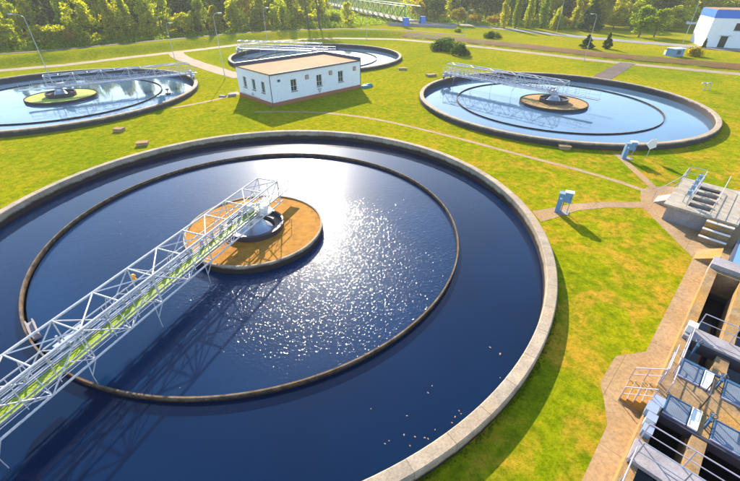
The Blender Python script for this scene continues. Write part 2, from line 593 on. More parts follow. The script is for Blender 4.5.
M['tuft'] = leaf_mat('grass blades', (0.07, 0.12, 0.004), (0.13, 0.17, 0.005), (0.22, 0.21, 0.008), 0.35)
M['leaf_litter'] = paint('dry leaf', (0.36, 0.20, 0.12), 0.8)

# ------------------------------------------------------------------ terrain
PATH_L = [(-260, -62), (-150, 16), (-100, 52), (-67, 76), (-60, 81), (-52, 90.5), (-41, 102.5), (-31, 115), (-20, 122.5), (-8, 125.5), (8, 123.5),
          (20, 115), (32, 104.4), (48, 88), (66, 74.5), (130, 27), (230, -45)]


def seg_dist(x, y, line):
    best = 1e9
    for (x0, y0), (x1, y1) in zip(line[:-1], line[1:]):
        dx, dy = x1 - x0, y1 - y0
        t = max(0, min(1, ((x - x0) * dx + (y - y0) * dy) / (dx * dx + dy * dy)))
        best = min(best, math.hypot(x - x0 - t * dx, y - y0 - t * dy))
    yl = np.interp(x, [q[0] for q in line], [q[1] for q in line])
    return best if y > yl else -best


def sm(t):
    t = max(0.0, min(1.0, t))
    return t * t * (3 - 2 * t)


def ground_z(x, y):
    if y < 20 and abs(x) < 70:
        return GZ
    d = seg_dist(x, y, PATH_L)
    if d <= 2.2:
        return GZ
    k = sm((x + 5) / 45.0)                     # 0 on the left, 1 on the right
    top = 1.45 * (1 - k) + 0.8 * k
    h = top * sm((d - 2.2) / (5.0 - 1.0 * k))
    h -= (1 - k) * 1.0 * sm((d - 12) / 7.0)
    r = math.hypot(x, y)
    h += 26 * sm((r - 260) / 320.0)
    h += 0.25 * math.sin(x * 0.05) * math.sin(y * 0.043 + 1) * sm((d - 12) / 10)
    return GZ + h


def in_any_tank(x, y, r):
    return any((x - c[0]) ** 2 + (y - c[1]) ** 2 < r * r for c in T_C)


HOLE_AB = [(4.0, 1.45), (26.2, 1.45), (26.2, 6.5), (4.0, 6.5)]


def make_ground():
    pts, edges = [], []
    rh = TR - 0.25
    for c in T_C:
        n = 128
        s = len(pts)
        for i in range(n):
            t = 2 * math.pi * i / n
            pts.append(Vector((c[0] + rh * math.cos(t), c[1] + rh * math.sin(t))))
            edges.append((s + i, s + (i + 1) % n))
    s = len(pts)
    for i, q in enumerate(HOLE_AB):
        pts.append(Vector(AB(*q)))
        edges.append((s + i, s + (i + 1) % 4))
    hole_w = [AB(*q) for q in HOLE_AB]

    def grid(x0, x1, y0, y1, st, skip=None):
        y = y0
        while y <= y1:
            x = x0
            while x <= x1:
                if not (skip and skip[0] < x < skip[1] and skip[2] < y < skip[3]) and not in_any_tank(x, y, rh + 0.5):
                    d1, d2 = (x + y) * S2, (x - y) * S2
                    if not (3.5 < d1 < 26.7 and 0.95 < d2 < 7):
                        pts.append(Vector((x + 1e-3 * math.sin(y * 7), y + 1e-3 * math.sin(x * 5))))
                x += st
            y += st
    grid(-140, 150, -6, 215, 2.0)
    grid(-560, 560, -160, 700, 16.0, (-141, 151, -7, 216))
    for X in (-900, 0, 900):
        for Y in (-500, 1100):
            pts.append(Vector((X + 3, Y + 3)))
    vs, _, fs, *_ = geometry.delaunay_2d_cdt(pts, edges, [], 0, 1e-4)
    keep = []
    for f in fs:
        cx = sum(vs[i].x for i in f) / len(f)
        cy = sum(vs[i].y for i in f) / len(f)
        if in_any_tank(cx, cy, rh - 0.02):
            continue
        a, b = (cx + cy) * S2, (cx - cy) * S2
        if 4.0 < a < 26.2 and 1.45 < b < 6.5:
            continue
        keep.append(tuple(f))
    mb = MB()
    mb.v = [(v.x, v.y, ground_z(v.x, v.y)) for v in vs]
    mb.f = keep
    mb.s = [True] * len(keep)
    return struct('ground', mb, M['grass'])


make_ground()


def strip(name, line, width, mat, off=0.012, step=1.5, offset=0.0, kind='structure', jag=0.0):
    """a strip of paving draped over the ground along a line"""
    pts = []
    for (x0, y0), (x1, y1) in zip(line[:-1], line[1:]):
        n = max(1, int(math.hypot(x1 - x0, y1 - y0) / step))
        pts += [(x0 + (x1 - x0) * i / n, y0 + (y1 - y0) * i / n) for i in range(n)]
    pts.append(line[-1])
    for _ in range(3):
        pts = [pts[0]] + [((a[0] + 2 * b[0] + c[0]) / 4, (a[1] + 2 * b[1] + c[1]) / 4) for a, b, c in zip(pts[:-2], pts[1:-1], pts[2:])] + [pts[-1]]
    mb = MB()
    m = max(2, int(width / 1.2))
    rows = []
    for i, p in enumerate(pts):
        a, b = pts[max(0, i - 1)], pts[min(len(pts) - 1, i + 1)]
        dx, dy = b[0] - a[0], b[1] - a[1]
        l = math.hypot(dx, dy)
        nx, ny = -dy / l, dx / l
        row = []
        for k in range(m + 1):
            w = offset + width * (k / m - 0.5)
            if k in (0, m) and jag:
                w += R.uniform(-jag, jag)
            x, y = p[0] + nx * w, p[1] + ny * w
            row.append((x, y, max(ground_z(x, y), 0.5 * (ground_z(x + .6, y + .6) + ground_z(x - .6, y - .6))) + off))
        rows.append(row)
    for i in range(len(rows) - 1):
        mb.add(rows[i] + rows[i + 1], [(k, k + 1, m + 2 + k, m + 1 + k) for k in range(m)], True)
    o = mb.build(name, mat)
    o['kind'] = kind
    return o


# paths and roads
strip('path', PATH_L[1:-1], 3.0, M['pathfar'], 0.02, jag=0.08)
strip('path', [(-45, 97.5), (-40.5, 90), (-33, 81.5), (-26.5, 74.5), (-22.0, 70.5)], 3.2, M['pathfar'], 0.028, jag=0.08)
strip('path', [at(628, 63), at(612, 72), at(601, 78.5)], 3.0, M['track'], 0.028, jag=0.1)
strip('path', [at(172, 108), at(200, 103), at(225, 98), at(237, 93)], 0.6, M['path'], 0.010, jag=0.04)
strip('path', [at(233, 92), at(229, 96), at(240, 94)], 1.2, M['pathfar'], 0.014, jag=0.1)
strip('path', [at(255, 112), at(292, 111), at(330, 113), at(365, 117), at(400, 124), at(460, 138.5), at(520, 155), at(575, 168.5), at(620, 181), at(650, 192.5)],
      0.55, M['path'], 0.010, jag=0.03)
strip('path', [at(616, 153.5), at(626, 161), at(640, 176), at(655, 189)], 0.62, M['path'], 0.014, jag=0.03)
bp = MB()
pb = [at(532, 211), at(548, 208.5), at(575, 203.5), at(607, 201.8), at(642, 202.0), at(646, 208), at(607, 207.6), at(578, 210.4), at(556, 217.5), at(541, 222)]
bp.add([(x, y, GZ + 0.010) for x, y in pb], [tuple(range(len(pb)))[::-1]])
struct('path', bp, M['path'])
pl = MB()
PLZ = [(34.7, -4.35), (33.2, -4.0), (31.6, -3.45), (26.7, .54), (16.8, .58), (15.56, -.29), (13.66, -.29), (12.93, .1), (11.92, .55), (9.4, .62), (4, .7),
       (4, 1.40), (26.3, 1.40), (26.3, 6.5), (34, 6.5), (40, 6.5), (40.5, 1.5), (38.2, -.6), (37.0, -3.0), (35.7, -4.0)]
pl.add([(*AB(*q), GZ + 0.006) for q in PLZ], [tuple(range(len(PLZ)))[::-1]])
struct('pavement', pl, M['path'])
strip('road', [at(404, 20.2, 0.4), at(414, 21.8, 0.4), at(470, 28.5), at(560, 38), at(640, 46), at(735, 55), (190, 20)], 5.5, M['asphalt'], 0.05, jag=0.1)


def off_line(line, d0, i0=0, i1=None):
    out = []
    for i in range(len(line)):
        a, b = line[max(0, i - 1)], line[min(len(line) - 1, i + 1)]
        dx, dy = b[0] - a[0], b[1] - a[1]
        l = math.hypot(dx, dy)
        out.append((line[i][0] - dy / l * d0, line[i][1] + dx / l * d0))
    return out[i0:i1]


strip('track', off_line(PATH_L, 11.0, 2, 12), 1.8, M['track'], 0.05, jag=0.1)
strip('dry_bank', off_line(PATH_L, 5.2, 10, 16), 3.4, M['drysoil'], 0.045, jag=0.25)

# ------------------------------------------------------------------ tanks
TL = [('large round settling tank nearest the camera with dark blue rippled water and sun glare', M['water_in'], M['water_out'], M['gravel']),
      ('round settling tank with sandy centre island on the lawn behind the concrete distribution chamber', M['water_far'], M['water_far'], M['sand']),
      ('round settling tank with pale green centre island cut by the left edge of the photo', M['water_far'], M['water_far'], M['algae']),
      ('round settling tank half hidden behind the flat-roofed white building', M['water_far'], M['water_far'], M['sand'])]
for i, (cx, cy) in enumerate(T_C):
    lab, wi, wo, isl = TL[i]
    t = thing('settling_tank', lab, 'settling tank', (cx, cy, WZ - 2), group='round settling tanks')
    m = MB()
    ri, zb = TR - 0.55, -3.2
    m.lathe([(TR, zb), (TR, -0.05), (TR - 0.05, 0.0), (ri + 0.04, 0.0), (ri, -0.04), (ri, zb)], (cx, cy, 0), 192)
    part('wall', m, M['rim%d' % i], t)
    rx, ry = (cx - 0.1, cy - 0.1) if i == 0 else (cx, cy)
    ix, iy = (cx - 0.38, cy - 0.62) if i == 0 else (cx, cy)
    rt = -0.52 if i == 0 else -0.66
    lo = 0.0 if i == 0 else -0.18
    m = MB()
    m.lathe([(12.98, -1.6), (12.98, rt), (12.90, rt), (12.90, -1.6)], (rx, ry, 0), 160)
    part('weir_ring', m, M['ring'], t)
    m = MB()
    m.lathe([(4.40, -2.2), (4.40, -0.33 + lo), (4.38, -0.29 + lo), (4.26, -0.29 + lo), (4.24, -0.33 + lo), (4.24, -2.2)], (ix, iy, 0), 96)
    isle = part('island_kerb', m, M['rim%d' % i], t)
    m = MB()
    m.lathe([(1.5, -0.37 + lo), (4.25, -0.37 + lo), (4.25, -0.8), (1.5, -0.8)], (ix, iy, 0), 96)
    part('island_cover', m, isl, t)
    m = MB()
    m.lathe([(1.86, -0.7), (1.86, -0.02), (1.74, -0.02), (1.74, -0.22), (1.28, -0.26), (1.22, -0.7)], (ix, iy, 0), 64)
    part('centre_well', m, M['darksteel'], t)
    m = MB()
    m.lathe([(0.0, -0.7), (1.22, -0.7), (1.22, -0.55), (0.80, -0.3), (0.62, 0.05), (0.5, 0.15), (0.42, 0.45), (0.0, 0.45)], (ix, iy, 0), 48)
    part('centre_pier', m, M['galv'], t)
    if i == 0:
        m = MB()
        qa, qb = at(14, 325, -0.5), at(22, 341, -0.5)
        for q0, q1 in ((math.atan2(qa[1] - ry, qa[0] - rx) % (2 * math.pi), math.atan2(qb[1] - ry, qb[0] - rx) % (2 * math.pi)), ):
            m.lathe([(12.87, -0.9), (12.87, -0.53), (12.82, -0.53), (12.82, -0.68), (12.60, -0.68), (12.60, -0.53), (12.55, -0.53), (12.55, -0.9)],
                    (rx, ry, 0), 12, a0=q0, a1=q1)
        part('scum_box', m, M['plantgrey'], t)
    # water sheets
    w1 = MB()
    n = 96
    w1.lathe([(3.2, 0), (8.5, 0), (12.93, 0)], (rx, ry, WZ), n, close=False)
    w1.f = [f[::-1] for f in w1.f]
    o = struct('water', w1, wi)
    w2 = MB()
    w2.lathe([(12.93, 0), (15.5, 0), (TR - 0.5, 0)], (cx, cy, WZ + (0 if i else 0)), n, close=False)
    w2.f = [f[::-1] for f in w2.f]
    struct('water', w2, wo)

# ------------------------------------------------------------------ scraper bridges
SP = 1.727


def make_bridge(ang, centre, label, top_mat, detail=True, end=4.4):
    """ang: direction (from +Y towards +X) from the outer end through the centre. Local x across, local y along."""
    t = thing('scraper_bridge', label, 'scraper bridge', (centre[0], centre[1], 0), -ang, 'rotating bridges over the tanks')
    W, ZT, ZB = 0.73, 2.2, 0.63
    nodes = [1.15 - 1.723 * k for k in range(12)]
    s0, s1 = nodes[-1], nodes[0]
    rc = 0.045 if detail else 0.05
    for sx, nm in ((-1, 'top_chord'), (1, 'top_chord')):
        m = MB()
        m.tube((sx * W, s0, ZT), (sx * W, s1, ZT), rc + 0.008, 8)
        part(nm, m, top_mat, t, True)
    for sx in (-1, 1):
        m = MB()
        m.tube((sx * W, s0 - 0.3, ZB), (sx * W, s1 + 0.4, ZB), rc, 8)
        part('bottom_chord', m, top_mat, t, True)
    for sx in (-1, 1):
        m = MB()
        for k, s in enumerate(nodes):
            if k % 2 == 0 or k == len(nodes) - 1:
                m.tube((sx * W, s, ZT), (sx * W, s, ZB), 0.03)
            if k < len(nodes) - 1:
                a, b = (ZT, ZB) if k % 2 == 0 else (ZB, ZT)
                m.tube((sx * W, s, a), (sx * W, nodes[k + 1], b), 0.028)
                m.tube((sx * W, s, ZB), (sx * W, (s + nodes[k + 1]) / 2, (ZB + ZT) / 2), 0.016)
        part('side_bracing', m, top_mat, t, True)
    m = MB()
    for k, s in enumerate(nodes):
        m.tube((-W, s, ZT), (W, s, ZT), 0.034)
        if k < len(nodes) - 1:
            a = -W if k % 2 else W
            m.tube((a, s, ZT), (-a, nodes[k + 1], ZT), 0.030)
    part('top_bracing', m, top_mat, t, True)
    m = MB()
    for k, s in enumerate(nodes):
        m.tube((-W, s, ZB), (W, s, ZB), 0.03)
        if k < len(nodes) - 1:
            a = W if k % 2 else -W
            m.tube((a, s, ZB), (-a, nodes[k + 1], ZB), 0.02)
        if k % 2 == 1 and detail:
            m.tube((-W, s, ZB), (0, s, ZT), 0.018)
            m.tube((W, s, ZB), (0, s, ZT), 0.018)
    part('floor_bracing', m, top_mat, t, True)
    # walkway with kick boards
    m = MB()
    m.box((-0.10, (s0 - 1 + end) / 2, ZB + 0.04), (0.62, end - s0 + 1, 0.04))
    part('walkway', m, M['greendeck'] if detail else M['galv'], t, True)
    m = MB()
    for u in (-0.43, 0.23):
        m.box((u, (s0 - 1 + end) / 2, ZB + 0.05), (0.025, end - s0 + 1, 0.10))
    part('kick_board', m, M['galv'], t, True)
    # handrails on both sides
    for u in (-0.46, 0.50):
        m = MB()
        hi = end - 0.2 if u < 0 else end - 1.6
        for z in (ZB + 0.50, ZB + 0.95):
            m.tube((u, s0 - 0.8, z), (u, hi, z), 0.022)
        s = s0 - 0.8
        while s <= hi + 0.01:
            m.tube((u, s, ZB), (u, s, ZB + 0.95), 0.02)
            s += (hi - s0 + 0.8) / 18
        part('handrail', m, top_mat, t, True)
    # pipes and cables carried along the left side, with their brackets
    m = MB()
    for u, z, r in ((-0.60, ZB + 0.12, 0.045), (-0.68, ZB + 0.75, 0.02), (-0.57, ZB + 0.32, 0.025), (0.56, ZB + 0.2, 0.015)):
        m.tube((u, s0 - 0.5, z), (u, -0.6, z), r, 8)
    s = s0
    while s < -1:
        m.box((-0.62, s, ZB + 0.22), (0.2, 0.05, 0.5))
        s += SP / 2
    part('service_pipe', m, M['galv'], t, True)
    # scraper hangers: small V brackets below the lower chord
    for k in range(0, len(nodes) - 1, 2):
        s = nodes[k]
        if s > -5:
            continue
        m = MB()
        m.tube((W, s, ZB), (0.50, s - 0.3, -0.15), 0.022)
        m.tube((0.1, s, ZB), (0.50, s - 0.3, -0.15), 0.018)
        m.tube((0.50, s - 0.3, -0.15), (0.50, s - 0.3, -0.9), 0.016)
        part('scraper_bracket', m, top_mat, t, True)
    # drive machinery over the centre
    m = MB()
    m.lathe([(0.0, 0.55), (0.55, 0.55), (0.55, 0.66), (0.30, 0.70), (0.30, 0.98), (0.22, 1.04), (0, 1.04)], (0.30, -0.15, 0), 24)
    m.box((-0.45, -0.65, 0.95), (0.5, 0.5, 0.5))
    m.lathe([(0, 0), (0.16, 0), (0.16, 0.45), (0.10, 0.5), (0, 0.5)], (0.55, -0.7, 0.65), 16)
    m.tube((-0.45, -0.40, 1.05), (0.2, 0.1, 0.95), 0.09, 10)
    part('drive_unit', m, M['whitepanel'] if detail else M['galv'], t, True)
    # carriage on the rim
    m = MB()
    m.box((0, -17.95, 0.42), (2.4, 0.35, 0.36))
    m.box((0.55, -17.95, 0.78), (0.5, 0.34, 0.38))
    cr = part('end_carriage', m, M['galv'], t, True)
    for u in (-0.95, 0.95):
        m = MB()
        for k in range(20):
            a0, a1 = 2 * math.pi * k / 20, 2 * math.pi * (k + 1) / 20
            r = 0.20
            m.add([(u + r * math.cos(a0), -18.05, 0.215 + r * math.sin(a0)), (u + r * math.cos(a1), -18.05, 0.215 + r * math.sin(a1)),
                   (u + r * math.cos(a1), -17.87, 0.215 + r * math.sin(a1)), (u + r * math.cos(a0), -17.87, 0.215 + r * math.sin(a0)),
                   (u, -18.05, 0.215), (u, -17.87, 0.215)], [(0, 1, 2, 3), (4, 1, 0), (5, 3, 2)])
        part('wheel', m, M['darksteel'], cr, True)
    if detail:
        m = MB()
        m.lathe([(0, 0), (0.07, 0.02), (0.10, 0.10), (0.07, 0.18), (0.05, 0.2), (0.08, 0.26), (0.10, 0.33), (0.06, 0.42), (0, 0.43)], (-1.0, -8.9, 1.15), 14)
        fl = part('warning_lamp', m, M['orange'], t, True)
        m = MB()
        m.tube((-1.0, -8.9, ZB - 0.05), (-1.0, -8.9, 1.16), 0.018)
        m.tube((-W, -8.9, ZB), (-1.0, -8.9, ZB - 0.04), 0.018)
        part('lamp_stem', m, M['darksteel'], fl, True)
        m = MB()
        m.box((-0.95, -12.4, 0.72), (0.5, 1.0, 0.3))
        m.tube((-0.95, -12.7, 0.85), (-0.95, -12.7, 1.35), 0.05)
        m.box((-1.0, -11.9, 0.95), (0.25, 0.3, 0.25))
        part('skimmer_motor', m, M['galv'], t, True)
    return t


make_bridge(math.radians(20), T_C[0], 'white steel lattice bridge with yellow-green walkway reaching over the nearest tank', M['steel'])
make_bridge(math.radians(136), T_C[1], 'grey lattice bridge reaching over the tank with the sandy island', M['steel'], False, 5.6)
make_bridge(math.radians(236), T_C[2], 'grey lattice bridge over the tank with the pale green island', M['galv'], False)
make_bridge(math.radians(102), T_C[3], 'grey lattice bridge over the tank behind the white building', M['galv'], False)

# ------------------------------------------------------------------ service building
bx, by = -12.67, 51.48
e1 = Vector((-S2, S2, 0))      # towards the left corner
e2 = Vector((S2, S2, 0))       # towards the right corner
BL, BD, BH = 15.7, 8.5, 3.95


def bp3(u, v, z):              # u along the long front, v along the short left wall
    return (bx + e2.x * u + e1.x * v, by + e2.y * u + e1.y * v, GZ + z)


bt = thing('service_building', 'small white flat-roofed building with red-brown plinth between the tanks', 'building', (bx, by, GZ))


def bbox(m, u0, u1, v0, v1, z0, z1):
    return m.prism([bp3(u0, v0, 0)[:2], bp3(u1, v0, 0)[:2], bp3(u1, v1, 0)[:2], bp3(u0, v1, 0)[:2]], GZ + z0, GZ + z1)


WIN_F = [(3.05, 'f'), (7.35, 'f'), (11.3, 'f')]
WIN_L = [1.95, 4.25, 6.55]


def wall_with_holes(m, along, length, fixed0, fixed1, z0, z1, holes):
    """wall cut round its window openings; along 'u' or 'v'"""
    cuts = sorted(set([0, length] + [x for h in holes for x in (h[0], h[1])]))
    for a, b in zip(cuts[:-1], cuts[1:]):
        mid = (a + b) / 2
        hs = [h for h in holes if h[0] < mid < h[1]]
        zs = [(z0, z1)] if not hs else [(z0, hs[0][2]), (hs[0][3], z1)]
        for p, q in zs:
            if along == 'u':
                bbox(m, a, b, fixed0, fixed1, p, q)
            else:
                bbox(m, fixed0, fixed1, a, b, p, q)


m = MB()
hf = [(u, u + 0.95, 1.45, 2.95) for u, _ in WIN_F]
hl = [(v - 0.42, v + 0.42, 1.45, 2.85) for v in WIN_L]
wall_with_holes(m, 'u', BL, 0, 0.3, 0.5, BH - 0.12, hf)
wall_with_holes(m, 'v', BD - 0.3, -0.0, 0.3, 0.5, BH - 0.12, [])
m2 = MB()
m = MB()
wall_with_holes(m, 'u', BL, 0, 0.3, 0.5, BH - 0.12, hf)
for a, b in (('L', 0),):
    cuts = sorted(set([0.3, BD - 0.3] + [x for h in hl for x in (h[0], h[1])]))
    for p, q in zip(cuts[:-1], cuts[1:]):
        mid = (p + q) / 2
        hs = [h for h in hl if h[0] < mid < h[1]]
        for z0, z1 in ([(0.5, BH - 0.12)] if not hs else [(0.5, hs[0][2]), (hs[0][3], BH - 0.12)]):
            bbox(m, 0, 0.3, p, q, z0, z1)
bbox(m, BL - 0.3, BL, 0.3, BD - 0.3, 0.5, BH - 0.12)
bbox(m, 0, BL, BD - 0.3, BD, 0.5, BH - 0.12)
wall = part('wall', m, M['render'], bt)
m = MB()
bbox(m, -0.05, BL + 0.05, -0.05, BD + 0.05, -0.3, 0.5)
part('plinth', m, M['brick'], bt)
m = MB()
bbox(m, -0.06, BL - 0.2, -0.08, BD - 0.2, BH - 0.12, BH + 0.03)
rf = part('roof', m, M['roof'], bt)
m = MB()
bbox(m, BL - 0.2, BL + 0.06, -0.08, BD + 0.06, BH - 0.12, BH + 0.42)
bbox(m, -0.06, BL - 0.2, BD - 0.2, BD + 0.06, BH - 0.12, BH + 0.42)
part('parapet', m, M['coping'], rf)
m = MB()
bbox(m, -0.085, BL - 0.2, -0.105, -0.08, BH - 0.13, BH + 0.05)
part('roof_edge', m, M['coping'], rf)
m = MB()
m.tube(bp3(-0.06, -0.16, BH - 0.08), bp3(BL, -0.16, BH - 0.08), 0.055, 8)
part('gutter', m, M['coping'], rf)
for k, (u, _) in enumerate(WIN_F):
    m = MB()
    for a, b, c, d in ((u, u + .07, 1.45, 2.95), (u + .88, u + .95, 1.45, 2.95), (u + .07, u + .88, 1.45, 1.52), (u + .07, u + .88, 2.88, 2.95),
                       (u + .44, u + .51, 1.52, 2.88), (u + .07, u + .44, 2.05, 2.1), (u + .51, u + .88, 2.05, 2.1)):
        bbox(m, a, b, 0.10, 0.16, c, d)
    wf = part('window', m, M['frame'], bt)
    m = MB()
    bbox(m, u, u + .95, 0.125, 0.135, 1.45, 2.95)
    part('pane', m, M['glass'], wf)
    m = MB()
    bbox(m, u + .02, u + .93, 0.17, 0.18, 2.05, 2.95)
    part('blind', m, M['curtain'], wf)
    m = MB()
    bbox(m, u - .06, u + 1.01, -0.08, 0.05, 1.38, 1.449)
    part('sill', m, M['coping'], wf)
for v in WIN_L:
    m = MB()
    for a, b, c, d in ((v - .42, v - .35, 1.45, 2.85), (v + .35, v + .42, 1.45, 2.85), (v - .35, v + .35, 1.45, 1.52), (v - .35, v + .35, 2.78, 2.85),
                       (v - .03, v + .03, 1.52, 2.78)):
        bbox(m, 0.10, 0.16, a, b, c, d)
    wf = part('window', m, M['frame'], bt)
    m = MB()
    bbox(m, 0.125, 0.135, v - .42, v + .42, 1.45, 2.85)
    part('pane', m, M['glass'], wf)
    m = MB()
    bbox(m, -0.08, 0.05, v - .48, v + .48, 1.38, 1.449)
    part('sill', m, M['coping'], wf)
for u in (5.45, 9.6, 14.2):
    m = MB()
    bbox(m, u, u + .55, -0.07, -0.002, 2.65, 3.2)
    vt = part('wall_vent', m, M['brick'], bt)
    m = MB()
    for q in range(4):
        bbox(m, u + .07, u + .48, -0.085, -0.072, 2.72 + q * 0.11, 2.78 + q * 0.11)
    part('louvre', m, M['frame'], vt)
m = MB()
bbox(m, 1.05, 1.4, -0.14, -0.002, 2.95, 3.2)
part('wall_lamp', m, M['blueframe'], bt)
m = MB()
bbox(m, 7.5, 7.95, -0.2, -0.002, 0.95, 1.2)
bbox(m, 7.65, 7.8, -0.15, -0.002, 0.62, 0.95)
part('wall_bracket', m, M['frame'], bt)
m = MB()
m.tube(bp3(-0.05, 0.0, 0.1), bp3(-0.05, 0.0, BH - 0.1), 0.05, 8)
part('drainpipe', m, M['coping'], bt)
m = MB()
m.tube(bp3(BL + 0.03, -0.03, 0.1), bp3(BL + 0.03, -0.03, BH - 0.1), 0.05, 8)
part('drainpipe', m, M['coping'], bt)
m = MB()
m.tube(bp3(-0.06, 3.0, 0.62), bp3(-0.06, 7.9, 0.62), 0.03, 8)
bbox(m, -0.16, -0.001, 4.6, 4.9, 0.75, 1.0)
part('service_pipe', m, M['frame'], bt)
# door step, teal cover
m = MB()
x, y = at(367, 87)
m.lathe([(0, 0.0), (1.0, 0.0), (0.9, 0.28), (0.5, 0.42), (0, 0.45)], (0, 0, 0), 18)
m.v = [(x + vx * 1.25 * S2 - vy * 0.55 * S2, y + vx * 1.25 * S2 + vy * 0.55 * S2, GZ + vz * (1 + 0.3 * math.sin(vx * 5 + vy * 3))) for vx, vy, vz in m.v]
tag(m.build('tarpaulin', M['teal']), 'teal tarpaulin heap at the right corner of the white flat-roofed building', 'tarpaulin')

# ------------------------------------------------------------------ blue and white hall on the right
hx, hy = at(701.3, 48.3, 0.0)
ang = math.radians(-23)       # along the front
h1 = Vector((math.cos(ang), math.sin(ang), 0))
h2 = Vector((-math.sin(ang), math.cos(ang), 0))      # away from the camera


def hb(m, u0, u1, v0, v1, z0, z1):
    c = [(hx + h1.x * u + h2.x * v, hy + h1.y * u + h2.y * v) for u, v in ((u0, v0), (u1, v0), (u1, v1), (u0, v1))]
    z = ground_z(hx, hy)
    return m.prism(c, z + z0, z + z1)


ht = thing('industrial_hall', 'white hall with a bright blue band under its roof edge beside the road', 'building', (hx, hy, GZ))
m = MB(); hb(m, 0, 30, 0, 12, -1, 6.0); hw = part('wall', m, M['render'], ht)
m = MB(); hb(m, -0.06, 30.06, -0.06, 12.06, 6.0, 7.6); part('fascia', m, M['blue'], ht)
m = MB(); hb(m, 0.2, 29.8, 0.2, 11.8, 7.6, 7.68); part('roof', m, M['roof'], ht)
for u, z in ((4.6, 3.6), (9.5, 3.6), (14.5, 3.6)):
    m = MB(); hb(m, u, u + 1.5, -0.03, 0.05, z, z + 1.5); w = part('window', m, M['glass'], ht)
    m = MB(); hb(m, u - .1, u + 1.6, -0.05, -0.031, z - .12, z - .001); part('sill', m, M['frame'], w)
m = MB(); hb(m, 2.8, 4.2, -0.03, 0.05, 0.1, 2.4); d = part('door', m, M['glass'], ht)
m = MB(); hb(m, 2.5, 4.5, -0.7, -0.002, 2.5, 2.62); part('canopy', m, M['frame'], d)
st = thing('storage_shed', 'tan-roofed long shed behind the white and blue hall', 'building', (110, 150, 1))
m = MB(); m.box((140, 165, 1.5), (40, 14, 6), ang); part('wall', m, M['render'], st)
m = MB(); m.box((140, 165, 4.9), (41, 15, 0.8), ang); part('roof', m, M['roof'], st)

# ------------------------------------------------------------------ lamp posts


def lamp_post(px, py, h, label, arm=1.2, adir=0.0):
    x, y = at(px, py)
    z = ground_z(x, y)
    t = thing('lamp_post', label, 'lamp post', (x, y, z), group='tall grey lamp posts on the lawns')
    m = MB()
    m.tube((x, y, z), (x, y, z + 0.8), 0.085, 10, 0.07)
    m.tube((x, y, z + 0.8), (x, y, z + h), 0.058, 10, 0.032)
    pts = [(x, y, z + h)]
    for k in range(1, 6):
        q = k / 5 * math.pi / 2
        pts.append((x + math.cos(adir) * arm * (1 - math.cos(q)), y + math.sin(adir) * arm * (1 - math.cos(q)), z + h + 0.55 * math.sin(q)))
    m.path(pts, 0.03, 8)
    part('pole', m, M['galv'], t)
    m = MB()
    e = pts[-1]
    c = (e[0] + math.cos(adir) * 0.35, e[1] + math.sin(adir) * 0.35, e[2])
    m.box(c, (0.62, 0.2, 0.1), adir)
    m.box((c[0], c[1], c[2] - 0.09), (0.5, 0.18, 0.05), adir)
    part('lamp_head', m, M['frame'], t)


for a in ((52, 82, 9.0, 'tall lamp post leaning over the far rim of the tank with the green island', 1.5, math.pi),
          (176, 64, 6.6, 'slim lamp post at the fork of the pale paths', 0.5, 0.0),
          (225.3, 78.5, 9.0, 'tall lamp post left of the flat-roofed white building', 0.7, 0.5),
          (268, 48, 8.0, 'lamp post beyond the tank behind the building, before the bank', 0.7, 0.0),
          (366.5, 39, 7.0, 'lamp post by the bend of the pale path below the green bridge', 0.7, 0.0),
          (464, 41, 6.0, 'lamp post just right of the big clipped shrubs', 0.6, 0.0),
          (584, 61, 8.0, 'lamp post in front of the two small conifers', 0.7, math.pi),
          (681, 47, 10.5, 'tall lamp post beside the road left of the blue and white hall', 0.9, 0.0),
          (555.7, 35, 9.5, 'lamp post at the road below the tall narrow poplars', 0.8, 0.0),
          (458, 25, 7.0, 'street lamp beyond the road behind the grey barrier', 0.8, 0.0)):
    lamp_post(*a)

# ------------------------------------------------------------------ control cabinets, sign, blocks


def cabinet(px, py, label, s=1.0, rz=0.0):
    x, y = at(px, py)
    t = thing('control_cabinet', label, 'control cabinet', (x, y, GZ), rz, 'control cabinets beside the tanks')
    m = MB()
    m.box((-0.26, 0, 0.72 * s), (0.34, 0.42, 1.44 * s))
    m.box((-0.26, 0, 1.46 * s), (0.40, 0.48, 0.05))
    p = part('pedestal', m, M['cabside'], t, True)
    m = MB(); m.box((-0.26, -0.216, 0.8 * s), (0.26, 0.01, 1.1 * s)); part('door', m, M['cab'], p, True)
    m = MB()
    m.box((0.17, 0.02, 1.22 * s), (0.50, 0.34, 0.74 * s))
    b = part('switch_box', m, M['cab'], t, True)
    m = MB(); m.box((0.17, 0.0, 1.625 * s), (0.58, 0.44, 0.05)); part('rain_cover', m, M['whitepanel'], b, True)
    m = MB(); m.box((0.32, -0.175, 1.25 * s), (0.03, 0.03, 0.14)); part('handle', m, M['darksteel'], b, True)
    m = MB(); m.tube((0.36, 0.0, 0), (0.36, 0.0, 0.86 * s), 0.03, 8); part('leg', m, M['galv'], t, True)
    m = MB(); m.box((-0.26, -0.224, 1.12 * s), (0.14, 0.008, 0.10)); part('plate', m, M['whitepanel'], p, True)
    m = MB(); m.tube((-0.02, 0.08, 0), (-0.02, 0.08, 0.9 * s), 0.022, 6); part('conduit', m, M['darksteel'], t, True)
    m = MB(); m.box((0.03, 0, 0.02), (0.95, 0.6, 0.04)); part('base_slab', m, M['plantgrey'], t, True)
    return t


